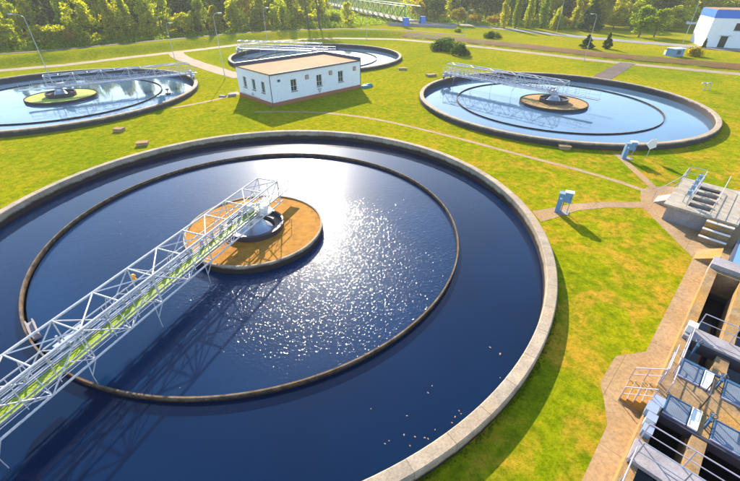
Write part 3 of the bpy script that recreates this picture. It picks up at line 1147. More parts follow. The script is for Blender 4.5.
cabinet(561, 212, 'light blue control cabinet on the paved path beside the nearest tank', 1.0, math.radians(-28))
cabinet(626, 158.5, 'blue-grey control cabinet next to the white board by the tank with the sandy island', 1.0, math.radians(-10))
cabinet(164, 107, 'small grey control cabinet at the rim of the tank with the green island', 0.95, math.radians(10))
x, y = at(646, 158)
t = thing('sign_board', 'white diamond-shaped board on a post beside the blue-grey cabinet', 'sign', (x, y, GZ), math.radians(-30))
m = MB()
m.tube((0, 0, 0), (0, 0, 1.3), 0.03, 8)
m.tube((0.0, 0, 1.5), (0.05, 0, 2.1), 0.02, 6)
part('post', m, M['galv'], t, True)
m = MB()
m.add([(-0.38, -0.05, 1.25), (0, -0.05, 0.85), (0.42, -0.05, 1.15), (0.2, -0.05, 1.85), (-0.15, -0.05, 1.75),
       (-0.38, -0.01, 1.25), (0, -0.01, 0.85), (0.42, -0.01, 1.15), (0.2, -0.01, 1.85), (-0.15, -0.01, 1.75)],
      [(0, 1, 2, 3, 4), (9, 8, 7, 6, 5)] + [(i, i + 5, (i + 1) % 5 + 5, (i + 1) % 5) for i in range(5)])
part('board', m, M['whitepanel'], t, True)
x, y = at(168.5, 95, 0.0)
m = MB(); m.box((x, y, 0.16), (0.5, 0.4, 0.3)); m.tube((x, y, 0), (x, y, 0.7), 0.05, 8); m.box((x, y + .05, 0.75), (0.3, 0.25, 0.2))
tag(m.build('level_sensor', M['darksteel']), 'small dark sensor box on the rim of the tank with the green island', 'sensor')


def slab_block(px, py, label, sx=1.1, sy=0.75, rz=0.2):
    x, y = at(px, py)
    t = thing('manhole_block', label, 'manhole block', (x, y, GZ), rz, 'concrete manhole blocks in the grass')
    m = MB(); m.box((0, 0, 0.11), (sx, sy, 0.30)); part('base', m, M['stoneblock'], t, True)
    m = MB(); m.box((0, 0, 0.30), (sx + 0.1, sy + 0.1, 0.08)); part('lid', m, M['plant'], t, True)


slab_block(143, 145, 'weathered concrete manhole block nearest the rim of the big tank', 1.0, 0.7, 0.25)
slab_block(119.5, 131, 'weathered concrete manhole block below the tank with the green island', 0.95, 0.7, -0.1)
slab_block(564, 148.5, 'concrete manhole block in front of the tank with the sandy island', 1.0, 0.7, -0.1)
slab_block(402.5, 69.5, 'grey manhole slab alone on the lawn right of the tank behind the building', 1.5, 1.0, 0.0)
x, y = at(438, 75, 0.0)
slab_block(431, 76, 'grey manhole slab at the left rim of the tank with the sandy island', 1.6, 1.0, 0.4)
m = MB()
x, y = at(240.5, 96)
m.box((x - 1.2, y + 0.1, GZ + 0.15), (1.1, 0.6, 0.3), 0.4)
m.box((x - 2.4, y - 0.4, GZ + 0.1), (0.9, 0.5, 0.2), -0.2)
tag(m.build('step_block', M['plantgrey']), 'pale concrete steps at the left corner of the white building', 'steps')
for k, (px, lab) in enumerate(((703.5, 'left bent vent pipe standing in the lawn'), (708.5, 'right bent vent pipe standing in the lawn'))):
    x, y = at(px, 90)
    m = MB()
    pts = [(x, y, GZ), (x, y, GZ + 0.75)] + [(x - 0.35 * (1 - math.cos(q)) , y, GZ + 0.75 + 0.35 * math.sin(q)) for q in (0.5, 1.0, 1.57, 2.1, 2.7)]
    m.path(pts, 0.09, 10)
    tag(m.build('vent_pipe', M['galv']), lab, 'vent pipe', 'bent vent pipes in the lawn')
# white box and bin near the road
x, y = at(672, 60)
t = thing('transformer_box', 'pale blue and white box on the grass left of the yellow bush', 'box', (x, y, ground_z(x, y)), 0.2)
m = MB(); m.box((0, 0, 0.7), (2.6, 1.8, 1.4)); part('body', m, M['cab'], t, True)
m = MB(); m.box((0, 0, 1.48), (2.9, 2.1, 0.14)); part('lid', m, M['whitepanel'], t, True)
m = MB(); m.box((0.0, -0.92, 0.8), (0.9, 0.05, 0.7)); part('hatch', m, M['darksteel'], t, True)
x, y = at(665, 58.5)
m = MB(); z = ground_z(x, y); m.box((x, y, z + 0.35), (1.0, 0.8, 0.7)); m.box((x, y, z + 0.74), (1.1, 0.9, 0.08))
tag(m.build('cable_box', M['whitepanel']), 'small white box left of the pale blue box', 'box')

# grey barrier wall beside the road, green bridge
x0, y0 = at(388, 27.5)
x1, y1 = at(456, 31.5)
m = MB()
cxm, cym = (x0 + x1) / 2, (y0 + y1) / 2
m.box((cxm, cym, ground_z(cxm, cym) + 0.4), (math.hypot(x1 - x0, y1 - y0), 0.35, 1.0), math.atan2(y1 - y0, x1 - x0))
tag(m.build('barrier_wall', M['plantgrey']), 'low grey barrier wall on the bank before the road', 'wall')
bt2 = thing('road_bridge', 'green steel lattice bridge carrying a road across the valley at the top', 'bridge', (0, 200, 0))
A_, B_ = Vector((*at(412, 21.0, 1.6), 1.6)), Vector((*at(322, 2.0, 1.6), 1.6))
dv = (B_ - A_)
ln = dv.length
dv.normalize()
nv = Vector((-dv.y, dv.x, 0)).normalized()
m = MB()
c = (A_ + B_) / 2
m.box(tuple(c), (ln, 5.8, 0.5), math.atan2(dv.y, dv.x))
part('deck', m, M['pathfar'], bt2)
for sgn in (-1, 1):
    m = MB()
    n = 22
    lo = [A_ + dv * (ln * k / n) + nv * 3.0 * sgn for k in range(n + 1)]
    for k in range(n):
        a, b = lo[k], lo[k + 1]
        up = Vector((0, 0, 4.4))
        m.tube(tuple(a + up), tuple(b + up), 0.16, 6)
        m.tube(tuple(a), tuple(b), 0.16, 6)
        m.tube(tuple(a), tuple(b + up), 0.11, 6)
        m.tube(tuple(a + up), tuple(b), 0.11, 6)
        m.tube(tuple(a), tuple(a + up), 0.11, 6)
    part('truss', m, M['bridgegreen'], bt2)
for sgn, f_ in ((-1, 0.0), (1, 0.0)):
    m = MB()
    p = A_ + nv * 4.0 * sgn - dv * (2 + 2 * sgn)
    m.box((p.x, p.y, p.z + 0.2), (1.7, 1.7, 2.4), 0.3)
    part('end_pillar', m, M['blue'], bt2)
for k in (0.25, 0.5, 0.75):
    m = MB()
    p = A_ + dv * ln * k
    m.box((p.x, p.y, p.z - 4), (1.2, 5.5, 8), math.atan2(dv.y, dv.x))
    part('pier', m, M['plantgrey'], bt2)

# ------------------------------------------------------------------ treatment channels (lower right)
ZP = 0.10
ct = thing('channel_basin', 'rust-stained concrete channel basin with dark water along the right edge', 'basin', (*AB(15, 2.5), ZP))
m = MB()
m.abox(4.0, 25.0, 1.33, 1.72, -3.2, ZP); part('outer_wall', m, M['plant'], ct)
m = MB()
m.abox(4.0, 24.6, 2.70, 3.13, -3.2, ZP - 0.003); part('middle_wall', m, M['plant'], ct)
m = MB()
m.abox(4.0, 24.6, 4.60, 5.05, -3.2, ZP - 0.003); part('middle_wall', m, M['plant'], ct)
m = MB()
m.abox(4.0, 25.0, 6.30, 6.75, -3.2, ZP); part('outer_wall', m, M['plant'], ct)
m = MB()
m.abox(24.6, 25.0, 1.722, 6.298, -3.2, ZP - 0.002); part('end_wall', m, M['plant'], ct)
m = MB()
m.abox(3.7, 4.0, 1.33, 6.75, -3.2, ZP - 0.002); part('end_wall', m, M['plant'], ct)
m = MB()
m.abox(17.9, 18.72, 1.42, 6.6, ZP + 0.003, ZP + 0.20); part('cross_beam', m, M['plantgrey'], ct)
m = MB()
m.abox(24.95, 25.9, 1.33, 6.6, -0.5, ZP + 0.25); part('cross_beam', m, M['plantgrey'], ct)
m = MB()
m.abox(14.22, 15.40, 1.725, 6.6, ZP - 0.35, ZP + 0.02); part('deck_slab', m, M['plant'], ct)
m = MB()
m.abox(10.45, 11.38, 1.36, 6.6, ZP + 0.003, ZP + 0.16); part('walkway_slab', m, M['plantgrey'], ct)
m = MB()
m.abox(16.5, 16.60, 1.725, 6.29, -0.12, ZP + 0.05)
part('edge_beam', m, M['blueframe'], ct)
m = MB()
m.abox(13.02, 13.16, 1.725, 6.29, -0.22, ZP + 0.03)
part('edge_beam', m, M['darksteel'], ct)
m = MB()
m.abox(17.78, 17.89, 1.725, 6.29, -0.25, ZP + 0.10)
part('edge_beam', m, M['darksteel'], ct)
# water of the channels
for (b0, b1) in ((1.722, 2.699), (3.131, 4.599), (5.051, 6.299)):
    m = MB()
    m.add([(*AB(4, b0), -1.5), (*AB(4, b1), -1.5), (*AB(24.6, b1), -1.5), (*AB(24.6, b0), -1.5)], [(3, 2, 1, 0)][:1])
    m.f = [(0, 1, 2, 3)]
    struct('water', m, M['water_dark'])
# grating panels: things that lift out
gi = 0
GL = {0: 'upper row', 1: 'lower row'}
for row, (a0, a1) in enumerate(((15.45, 16.46), (13.20, 14.18))):
    for b0, b1, kind in ((1.74, 2.45, 'blue'), (2.49, 2.78, 'white'), (3.15, 3.95, 'blue'), (3.99, 4.8, 'blue'), (4.84, 5.65, 'blue')):
        where = {1.74: 'next to the outer wall', 2.49: 'by the square hole', 3.15: 'just right of the square hole', 3.99: 'cut by the right frame edge', 4.84: 'beyond the right frame edge'}[b0]
        t = thing('cover_panel', ('white cover plate' if kind == 'white' else 'blue-grey grating panel') + ' in the %s of covers, %s' % (GL[row], where), 'cover panel',
                  (*AB((a0 + a1) / 2, (b0 + b1) / 2), ZP + 0.05), group='cover panels over the channels')
        m = MB(); m.abox(a0 + .04, a1 - .04, b0 + .03, b1 - .03, ZP + 0.03, ZP + 0.065)
        part('plate', m, M['whitepanel'] if kind == 'white' else M['bluegrate'], t)
        m = MB()
        m.abox(a0, a1, b0, b0 + .03, ZP, ZP + .09); m.abox(a0, a1, b1 - .03, b1, ZP, ZP + .09)
        m.abox(a0, a0 + .04, b0 + .03, b1 - .03, ZP, ZP + .088); m.abox(a1 - .04, a1, b0 + .03, b1 - .03, ZP, ZP + .088)
        part('frame', m, M['blueframe'] if kind == 'blue' else M['whitepanel'], t)
        m = MB(); m.abox(a0 - .035, a0 - .003, b0, b1, ZP, ZP + .085); part('edge_strip', m, M['rail'], t)


def railing(name_label, pts, h=1.0, mids=1, mat=None, posts=1.1, r=0.022, z0=None, group='handrails of the treatment plant'):
    """pts in plant coordinates (a, b, z)"""
    P3 = [Vector((*AB(a, b), z)) for a, b, z in pts]
    t = thing('handrail', name_label, 'handrail', tuple(P3[0]), group=group)
    up = Vector((0, 0, h))
    m = MB()
    m.path([tuple(p + up) for p in P3], r, 8)
    part('top_rail', m, mat or M['rail'], t)
    for k in range(mids):
        m = MB()
        m.path([tuple(p + up * ((k + 1) / (mids + 1))) for p in P3], r * 0.8, 6)
        part('mid_rail', m, mat or M['rail'], t)
    for a, b in zip(P3[:-1], P3[1:]):
        n = max(1, round((b - a).length / posts))
        for k in range(n + 1):
            if k == 0 and a is not P3[0]:
                continue
            q = a.lerp(b, k / n)
            m = MB(); m.tube(tuple(q), tuple(q + up), r, 6)
            part('post', m, mat or M['rail'], t)
    return t


railing('pale two-bar handrail along the upper side of the lowest grey walkway', [(11.34, 1.45, ZP + .16), (11.34, 6.4, ZP + .16)], 0.95, 1)
railing('pale handrail along the lower side of the lowest grey walkway', [(10.52, 1.5, ZP + .16), (10.52, 6.4, ZP + .16)], 0.95, 1, M['galv'])
railing('thin handrail on the far side of the grey cross beam over the long dark channel', [(18.68, 1.75, ZP + .2), (18.68, 6.4, ZP + .2)], 0.9, 1)
railing('pinkish handrail on the outer wall running from the cross beam to the upper grating row', [(17.8, 1.62, ZP), (15.5, 1.62, ZP)], 0.9, 1)
railing('pinkish handrail on the outer wall beside the tan deck between the two grating rows', [(15.3, 1.66, ZP), (14.2, 1.66, ZP)], 0.6, 0)
railing('pinkish handrail on the outer wall below the lowest walkway', [(10.4, 1.40, ZP), (5.0, 1.40, ZP)], 0.9, 0)
railing('short rail with one post on the tan deck between the gratings', [(14.4, 2.70, ZP + .02), (15.35, 2.70, ZP + .02)], 0.7, 0, M['darksteel'])

# stairs up from the landing
stt = thing('staircase', 'small concrete staircase from the paved landing up to the basin wall', 'stairs', (*AB(13.9, 0.9), GZ))
m = MB()
for k in range(4):
    m.abox(13.35, 14.5, 0.50 + 0.205 * k, 1.328, GZ + 0.145 * k, GZ + 0.145 * (k + 1))
part('steps', m, M['plant'], stt)
m = MB()
for k in range(4):
    m.abox(13.345, 14.505, 0.485 + 0.205 * k, 0.52 + 0.205 * k, GZ + 0.145 * (k + 1) - .03, GZ + 0.145 * (k + 1) + .006)
part('step_nosing', m, M['plantpale'], stt)
for a, lab in ((14.54, 'far'), (13.31, 'near')):
    m = MB()
    m.tube((*AB(a, 0.5), GZ + 0.85), (*AB(a, 1.33), ZP + 0.8), 0.02, 8)
    m.tube((*AB(a, 0.5), GZ + 0.45), (*AB(a, 1.33), ZP + 0.4), 0.016, 8)
    for b, zz in ((0.5, GZ), (0.92, GZ + 0.3), (1.33, ZP - .05)):
        m.tube((*AB(a, b), zz), (*AB(a, b), zz + 0.85), 0.018, 6)
    part('handrail', m, M['rail'], stt)
railing('pale handrail on the outer wall at the head of the stairs', [(16.2, 1.38, ZP), (14.56, 1.38, ZP)], 0.85, 1)
# electrical boxes on the outer wall
for a, b, s, lab, mt in ((13.25, 1.50, (0.42, 0.32, 0.35), 'white electrical box on the basin wall at the foot of the pink rail', 'whitepanel'),
                         (12.80, 1.42, (0.40, 0.30, 0.36), 'pale grey electrical box below the stairs, second of the row', 'cabside'),
                         (12.30, 1.50, (0.30, 0.26, 0.42), 'cream junction box on the basin wall, third of the row', 'whitepanel'),
                         (11.85, 1.54, (0.30, 0.26, 0.30), 'green-grey junction box just above the lowest walkway', 'cabside')):
    x, y = AB(a, b)
    t = thing('electrical_box', lab, 'electrical box', (x, y, ZP), math.radians(45), 'electrical boxes on the basin wall')
    m = MB(); m.box((0, 0, s[2] / 2 + .02), s); part('body', m, M[mt], t, True)
    m = MB(); m.box((0, 0, s[2] + .035), (s[0] + .05, s[1] + .05, .03)); part('lid', m, M['galv'], t, True)
    m = MB(); m.tube((0, 0, -0.3), (0, 0, 0.03), 0.04, 8); m.box((0, -s[1] / 2 - .01, s[2] / 2), (s[0] * .6, 0.015, s[2] * .6)); part('door', m, M['frame'], t, True)
x, y = AB(18.3, 1.56)
m = MB(); m.box((x, y, ZP + 0.40), (0.34, 0.30, 0.36), math.radians(45)); m.box((x, y, ZP + 0.6), (0.4, 0.36, 0.04), math.radians(45))
tag(m.build('junction_box', M['whitepanel']), 'white junction box at the wall end of the grey cross beam', 'junction box')
# penstocks (gate stems with blue yokes)
for a, b, lab in ((15.95, 2.95, 'blue gate spindle at the square hole of the upper grating row'), (13.7, 2.95, 'blue-grey gate spindle at the square hole of the lower grating row'),
                  (17.3, 1.95, 'small yellow gate spindle in the dark opening under the cross beam')):
    x, y = AB(a, b)
    t = thing('gate_valve', lab, 'gate valve', (x, y, ZP), math.radians(45), 'gate spindles of the channels')
    m = MB()
    m.box((-0.14, 0, 0.2), (0.05, 0.06, 0.5)); m.box((0.14, 0, 0.2), (0.05, 0.06, 0.5)); m.box((0, 0, 0.47), (0.36, 0.1, 0.07))
    part('yoke', m, M['blueframe'], t, True)
    m = MB(); m.tube((0, 0, -0.8), (0, 0, 0.75), 0.02, 8); part('spindle', m, M['galv'], t, True)
    m = MB()
    for k in range(14):
        q0, q1 = 2 * math.pi * k / 14, 2 * math.pi * (k + 1) / 14
        m.tube((0.12 * math.cos(q0), 0.12 * math.sin(q0), 0.62), (0.12 * math.cos(q1), 0.12 * math.sin(q1), 0.62), 0.016, 5)
    m.tube((-0.12, 0, 0.62), (0.12, 0, 0.62), 0.012, 5); m.tube((0, -0.12, 0.62), (0, 0.12, 0.62), 0.012, 5)
    part('handwheel', m, M['darksteel'], t, True)

# ------------------------------------------------------------------ distribution chamber (the pale block with four slots)
ZB_ = 0.6
dt = thing('distribution_chamber', 'pale concrete chamber with four open slots in its top beside the paved yard', 'chamber', (*AB(33, -1), GZ))
m = MB()
slots = [31.15 + k * 1.18 for k in range(4)]
# cap: built round the slots
m.abox(30.40, 36.3, -2.25, -1.02, ZB_ - 0.14, ZB_)
m.abox(30.40, 36.3, 0.18, 1.75, ZB_ - 0.14, ZB_)
prev = 30.40
for s in slots:
    m.abox(prev, s, -1.02, 0.18, ZB_ - 0.14, ZB_ - 0.001)
    prev = s + 0.74
m.abox(prev, 36.3, -1.02, 0.18, ZB_ - 0.14, ZB_ - 0.001)
part('cap_slab', m, M['plantpale'], dt)
m = MB()
m.abox(30.62, 36.1, -2.0, -1.72, GZ - 0.2, ZB_ - 0.142); m.abox(30.62, 30.9, -1.72, 1.5, GZ - 0.2, ZB_ - 0.142)
m.abox(35.8, 36.1, -1.72, 1.5, GZ - 0.2, ZB_ - 0.142); m.abox(30.62, 36.1, 1.5, 1.7, GZ - 0.2, ZB_ - 0.142)
for s in slots[1:]:
    m.abox(s - .44, s, -1.72, 1.5, GZ - 0.2, ZB_ - 0.142)
part('wall', m, M['plantgrey'], dt)
m = MB(); m.abox(30.9, 35.8, -1.72, 1.5, GZ - .1, GZ + 0.1); part('slot_floor', m, M['darksteel'], dt)
for k, s in enumerate(slots):
    nm = ('nearest', 'second', 'third', 'farthest')[k]
    x, y = AB(s + 0.4, -1.28)
    t = thing('slide_gate', 'small grey slide gate actuator at the %s slot of the pale chamber' % nm, 'slide gate', (x, y, ZB_), math.radians(45), 'slide gates on the pale chamber')
    m = MB(); m.box((0, -.12, 0.3), (0.05, 0.05, 0.6)); m.box((0, .12, 0.3), (0.05, 0.05, 0.6)); m.box((0, 0, 0.6), (0.14, 0.36, 0.07)); part('yoke', m, M['galv'], t, True)
    m = MB(); m.box((0.02, 0, 0.76), (0.24, 0.22, 0.24)); m.tube((0.02, 0, 0.88), (0.02, 0, 1.15), 0.03, 6); part('actuator', m, M['cabside'], t, True)
G2 = 'handrails on the pale chamber'
railing('handrail beside the slide gates on the pale chamber', [(30.9, -1.08, ZB_), (36.0, -1.08, ZB_)], 0.95, 1, M['galv'], 1.3, group=G2)
railing('handrail on the right side of the four slots of the pale chamber', [(30.8, 0.26, ZB_), (36.2, 0.26, ZB_)], 0.95, 1, M['rail'], 1.3, group=G2)
railing('handrail across the far end of the pale chamber', [(36.2, -2.1, ZB_), (36.2, -1.1, ZB_)], 0.95, 1, M['rail'], 1.0, group=G2)
railing('thin handrail left of the pale chamber leading down to the paths', [(36.0, -2.18, ZB_), (33.8, -2.18, ZB_), (33.2, -3.2, GZ)], 0.9, 1, M['rail'], 1.2, group=G2)
railing('pale handrail along the outer right side of the pale chamber', [(30.6, 1.62, ZB_), (36.1, 1.62, ZB_)], 0.95, 1, M['rail'], 1.3, group=G2)
# steps at the near right corner
t = thing('step_block', 'white-edged concrete steps between the pale chamber and the channel basin', 'stairs', (*AB(29.6, 1.2), GZ))
m = MB()
for k in range(3):
    m.abox(29.1 + 0.42 * k, 30.39, 0.25, 1.65, GZ + 0.36 * k, GZ + 0.36 * (k + 1) + (0.02 if k == 2 else 0))
part('steps', m, M['plant'], t)
m = MB()
for k in range(3):
    m.abox(29.08 + 0.42 * k, 29.24 + 0.42 * k, 0.24, 1.66, GZ + 0.36 * (k + 1) - .03, GZ + 0.36 * (k + 1) + .025)
part('step_nosing', m, M['whitepanel'], t)
# concrete wedge and small ramp
def wedge(a0, a1, b0, b1, z1, label, mat):
    m = MB()
    c = [AB(a0, b0), AB(a1, b0), AB(a1, b1), AB(a0, b1)]
    m.add([(*c[0], GZ), (*c[1], GZ), (*c[2], GZ), (*c[3], GZ), (*c[2], GZ + z1), (*c[3], GZ + z1)],
          [(0, 1, 2, 3)[::-1], (0, 3, 5), (1, 4, 2), (3, 2, 4, 5), (0, 5, 4, 1)])
    tag(m.build('concrete_ramp', mat), label, 'ramp', 'small concrete ramps')
wedge(26.6, 28.0, 0.55, 1.6, 0.6, 'tan concrete wedge with dark near side between the basin and the pale chamber', M['plant'])
wedge(33.0, 34.4, -3.1, -2.3, 0.5, 'small pale concrete ramp at the left corner of the pale chamber', M['plantpale'])
# blue cover right of the steps
t = thing('tank_cover', 'light blue flat cover with dark blue frame at the right frame edge', 'cover', (*AB(28, 3), GZ))
m = MB(); m.abox(26.4, 30.0, 2.05, 6.4, GZ, GZ + 0.55); part('frame', m, M['coping'], t)
m = MB(); m.abox(26.6, 29.8, 2.2, 6.2, GZ + 0.55, GZ + 0.60); part('lid', m, M['cab'], t)

# ------------------------------------------------------------------ floating leaves on the big tank
leafspots = [(490, 347.5), (500, 354), (148, 237), (121, 234), (385, 444), (389, 441), (404, 435), (410, 446), (415, 437), (435, 430),
             (425, 438), (428, 439), (459, 411), (461, 414), (455, 417), (452, 423), (432, 386), (428, 393), (424, 438), (371, 409), (195, 330),
             (224, 352), (180, 388), (407, 416), (500, 378), (90, 210), (330, 190), (120, 222)]
ORD = ['first', 'second', 'third', 'fourth', 'fifth', 'sixth', 'seventh', 'eighth', 'ninth', 'tenth', 'eleventh', 'twelfth', 'thirteenth',
       'fourteenth', 'fifteenth', 'sixteenth']


def leaf_zone(px, py):
    if px >= 488:
        return 'near the right wall of the nearest tank, counted downwards'
    if py > 400:
        return 'from the left in the loose cluster inside the near tank rim'
    if px < 160 and py < 300:
        return 'from the left on the water left of the lattice bridge'
    if py > 320:
        return 'from the left floating near the near side weir ring'
    return 'in the glare beyond the round island'


def leaf_label(px, py):
    zone = leaf_zone(px, py)
    same = sorted(q if px < 488 else q[::-1] for q in leafspots if leaf_zone(*q) == zone)
    k = same.index((px, py) if px < 488 else (py, px))
    return ORD[k] + ' dry leaf ' + zone


lm_ = MB()
lm_.add([(0, -0.07, 0), (0.045, -0.01, 0.012), (0, 0.09, 0.0), (-0.045, -0.01, 0.012), (0, 0, 0.004)], [(0, 1, 4), (1, 2, 4), (2, 3, 4), (3, 0, 4)])
first = None
for k, (px, py) in enumerate(leafspots):
    x, y = at(px, py, WZ)
    if first is None:
        o = lm_.build('floating_leaf', M['leaf_litter'])
        first = o
    else:
        o = first.copy()
        COL.objects.link(o)
    o.location = (x, y, WZ + 0.012)
    o.rotation_euler = (0, 0, R.uniform(0, 6.28))
    s = R.uniform(0.3, 0.65) * (2.2 if k < 2 else 1)
    o.scale = (s, s, s)
    lab = leaf_label(px, py)
    tag(o, lab, 'leaf', 'leaves floating on the nearest tank')

# ------------------------------------------------------------------ trees


def leaf_quads(P, size, nrm=None):
    n = len(P)
    a = RN.normal(size=(n, 3))
    a /= np.linalg.norm(a, axis=1)[:, None]
    b = RN.normal(size=(n, 3))
    b -= (b * a).sum(1)[:, None] * a
    b /= np.linalg.norm(b, axis=1)[:, None]
    s = size * RN.uniform(0.6, 1.4, (n, 1))
    q = np.stack([P - a * s, P - b * s * 0.6, P + a * s, P + b * s * 0.6], 1).reshape(-1, 3)
    return q


def crown_pts(kind, h, w, n):
    """leaf positions of a crown; z from 0 at the ground"""
    out = []
    if kind == 'poplar':
        k = 46
        for i in range(k):
            z = h * (0.10 + 0.88 * i / k) + R.uniform(-.3, .3)
            t = (z / h - 0.1) / 0.9
            t = max(0.0, t)
            rad = w / 2 * (max(0.0, math.sin(math.pi * min(1, t ** 0.75 * 0.97 + 0.03))) ** 0.7) * R.uniform(0.45, 1.0)
            q = R.uniform(0, 6.28)
            c = (math.cos(q) * rad * 0.6, math.sin(q) * rad * 0.6, z)
            r = w * 0.20 * (1.15 - 0.7 * t) + 0.15
            out.append((c, (r, r, r * 1.9)))
    elif kind == 'conifer':
        for i in range(60):
            t = (i + 0.5) / 60
            z = h * (0.06 + 0.92 * t)
            rad = w / 2 * (1 - t) ** 0.85 * R.uniform(0.45, 1.0)
            q = R.uniform(0, 6.28)
            r = w * 0.15 * (1.1 - t) + 0.12
            out.append(((math.cos(q) * rad, math.sin(q) * rad, z), (r * 1.2, r * 1.2, r * 0.7)))
    elif kind == 'round':
        for i in range(34):
            q, u = R.uniform(0, 6.28), R.uniform(-0.75, 1)
            rr = R.uniform(0.45, 0.86)
            c = (math.cos(q) * math.sqrt(1 - u * u) * w / 2 * rr, math.sin(q) * math.sqrt(1 - u * u) * w / 2 * rr, h * 0.57 + u * h * 0.38 * rr)
            r = w * R.uniform(0.10, 0.19)
            out.append((c, (r, r, r * 0.8)))
    elif kind == 'bush':
        for i in range(30):
            q, u = R.uniform(0, 6.28), R.uniform(0.0, 1)
            rr = R.uniform(0.3, 0.85)
            c = (math.cos(q) * math.sqrt(1 - u * u) * w / 2 * rr, math.sin(q) * math.sqrt(1 - u * u) * w / 2 * rr, u * h * 0.8 * rr + 0.1 * h)
            r = w * R.uniform(0.10, 0.17)
            out.append((c, (r, r, min(r, h * 0.25))))
    else:   # broad: irregular with ascending limbs
        for i in range(44):
            t = R.random()
            z = h * (0.18 + 0.78 * t)
            rad = w / 2 * math.sin(math.pi * (0.18 + 0.80 * t)) ** 0.6 * R.uniform(0.2, 1.0)
            q = R.uniform(0, 6.28)
            r = w * R.uniform(0.09, 0.17)
            out.append(((math.cos(q) * rad, math.sin(q) * rad, z), (r, r, r * R.uniform(0.7, 1.3))))
    per = max(8, n // len(out))
    pts = []
    for c, rr in out:
        d = RN.normal(size=(per, 3))
        d /= np.linalg.norm(d, axis=1)[:, None]
        k = RN.uniform(0.35, 1.12, (per, 1)) ** 0.6
        pts.append(np.array(c) + d * k * np.array(rr))
    P = np.concatenate(pts)
    P[:, 2] = np.maximum(P[:, 2], 0.05)
    return P, out


def quads_mesh(name, Q, mat):
    n = len(Q) // 4
    me = bpy.data.meshes.new(name)
    me.vertices.add(4 * n)
    me.vertices.foreach_set('co', Q.astype(np.float32).ravel())
    me.loops.add(4 * n)
    me.loops.foreach_set('vertex_index', np.arange(4 * n, dtype=np.int32))
    me.polygons.add(n)
    me.polygons.foreach_set('loop_start', np.arange(0, 4 * n, 4, dtype=np.int32))
    me.polygons.foreach_set('loop_total', np.full(n, 4, dtype=np.int32))
    me.materials.append(mat)
    me.update(calc_edges=True)
    return me


def trunk_mb(h, w, lobes, kind):
    m = MB()
    r0 = 0.018 * h + 0.05
    top = h * (0.9 if kind in ('poplar', 'conifer') else 0.6)
    p = Vector((0, 0, -0.3))
    pts = [p]
    for k in range(1, 6):
        pts.append(Vector((R.uniform(-.03, .03) * w, R.uniform(-.03, .03) * w, top * k / 5)))
    for k in range(5):
        m.tube(tuple(pts[k]), tuple(pts[k + 1]), r0 * (1 - k * 0.17), 7, r0 * (1 - (k + 1) * 0.17))
    for c, rr in lobes[::3]:
        z = max(0.25 * top, min(top, c[2] * 0.7))
        m.tube((0, 0, z), c, r0 * 0.35, 5, r0 * 0.1)
    return m


PROTO = {}


def proto(kind, mat, h, w, n, leaf, var=0):
    key = (kind, mat, var)
    if key not in PROTO:
        P, lobes = crown_pts(kind, h, w, n)
        me = quads_mesh('crown', leaf_quads(P, leaf), M[mat])
        tm = trunk_mb(h, w, lobes, kind)
        me2 = bpy.data.meshes.new('trunk')
        me2.from_pydata(tm.v, [], tm.f)
        me2.polygons.foreach_set('use_smooth', tm.s)
        me2.materials.append(M['bark'])
        me2.update()
        PROTO[key] = (me, me2, h, w)
    return PROTO[key]


def tree(x, y, h, w, kind, mat, label, cat='tree', group='trees beyond the bank', name=None, var=None, z=None):
    base = {'poplar': (14, 4.5, 3300, 0.26), 'conifer': (10, 5, 6500, 0.26), 'round': (8, 8, 3100, 0.28), 'bush': (3, 5, 2600, 0.16), 'broad': (12, 8, 3900, 0.29)}[kind]
    v = R.randrange(2) if var is None else var
    cm, tm, bh, bw = proto(kind, mat, *base, v)
    nm = name or {'poplar': 'poplar_tree', 'conifer': 'conifer', 'round': 'round_tree', 'bush': 'bush', 'broad': 'broadleaf_tree'}[kind]
    z = ground_z(x, y) if z is None else z
    t = thing(nm, label, cat, (x, y, z), R.uniform(0, 6.28), group)
    t.scale = (w / bw, w / bw, h / bh)
    for nme, me in (('crown', cm), ('trunk', tm)):
        o = bpy.data.objects.new(nme, me)
        COL.objects.link(o)
        o.parent = t
    return t


def px_tree(px, by_, ty, wpx, kind, mat, label, z=None, **kw):
    """a tree whose foot is seen at (px, by_), whose top is at row ty and whose crown is wpx wide"""
    zz = GZ
    x, y = at(px, by_, GZ)
    for _ in range(4):
        zz = ground_z(x, y)
        x, y = at(px, by_, zz)
    dist = y * math.cos(PITCH) + (CAM_H - zz) * math.sin(PITCH)
    # solve the height
    lo, hi = 0.2, 60
    for _ in range(40):
        h = (lo + hi) / 2
        Z = zz + h - CAM_H
        d = y * math.cos(PITCH) - Z * math.sin(PITCH)
        u = y * math.sin(PITCH) + Z * math.cos(PITCH)
        row = PH / 2 - F_PX * u / d
        if row > ty:
            lo = h
        else:
            hi = h
    w = wpx * dist / F_PX
    return tree(x, y, h, w, kind, mat, label, **kw)


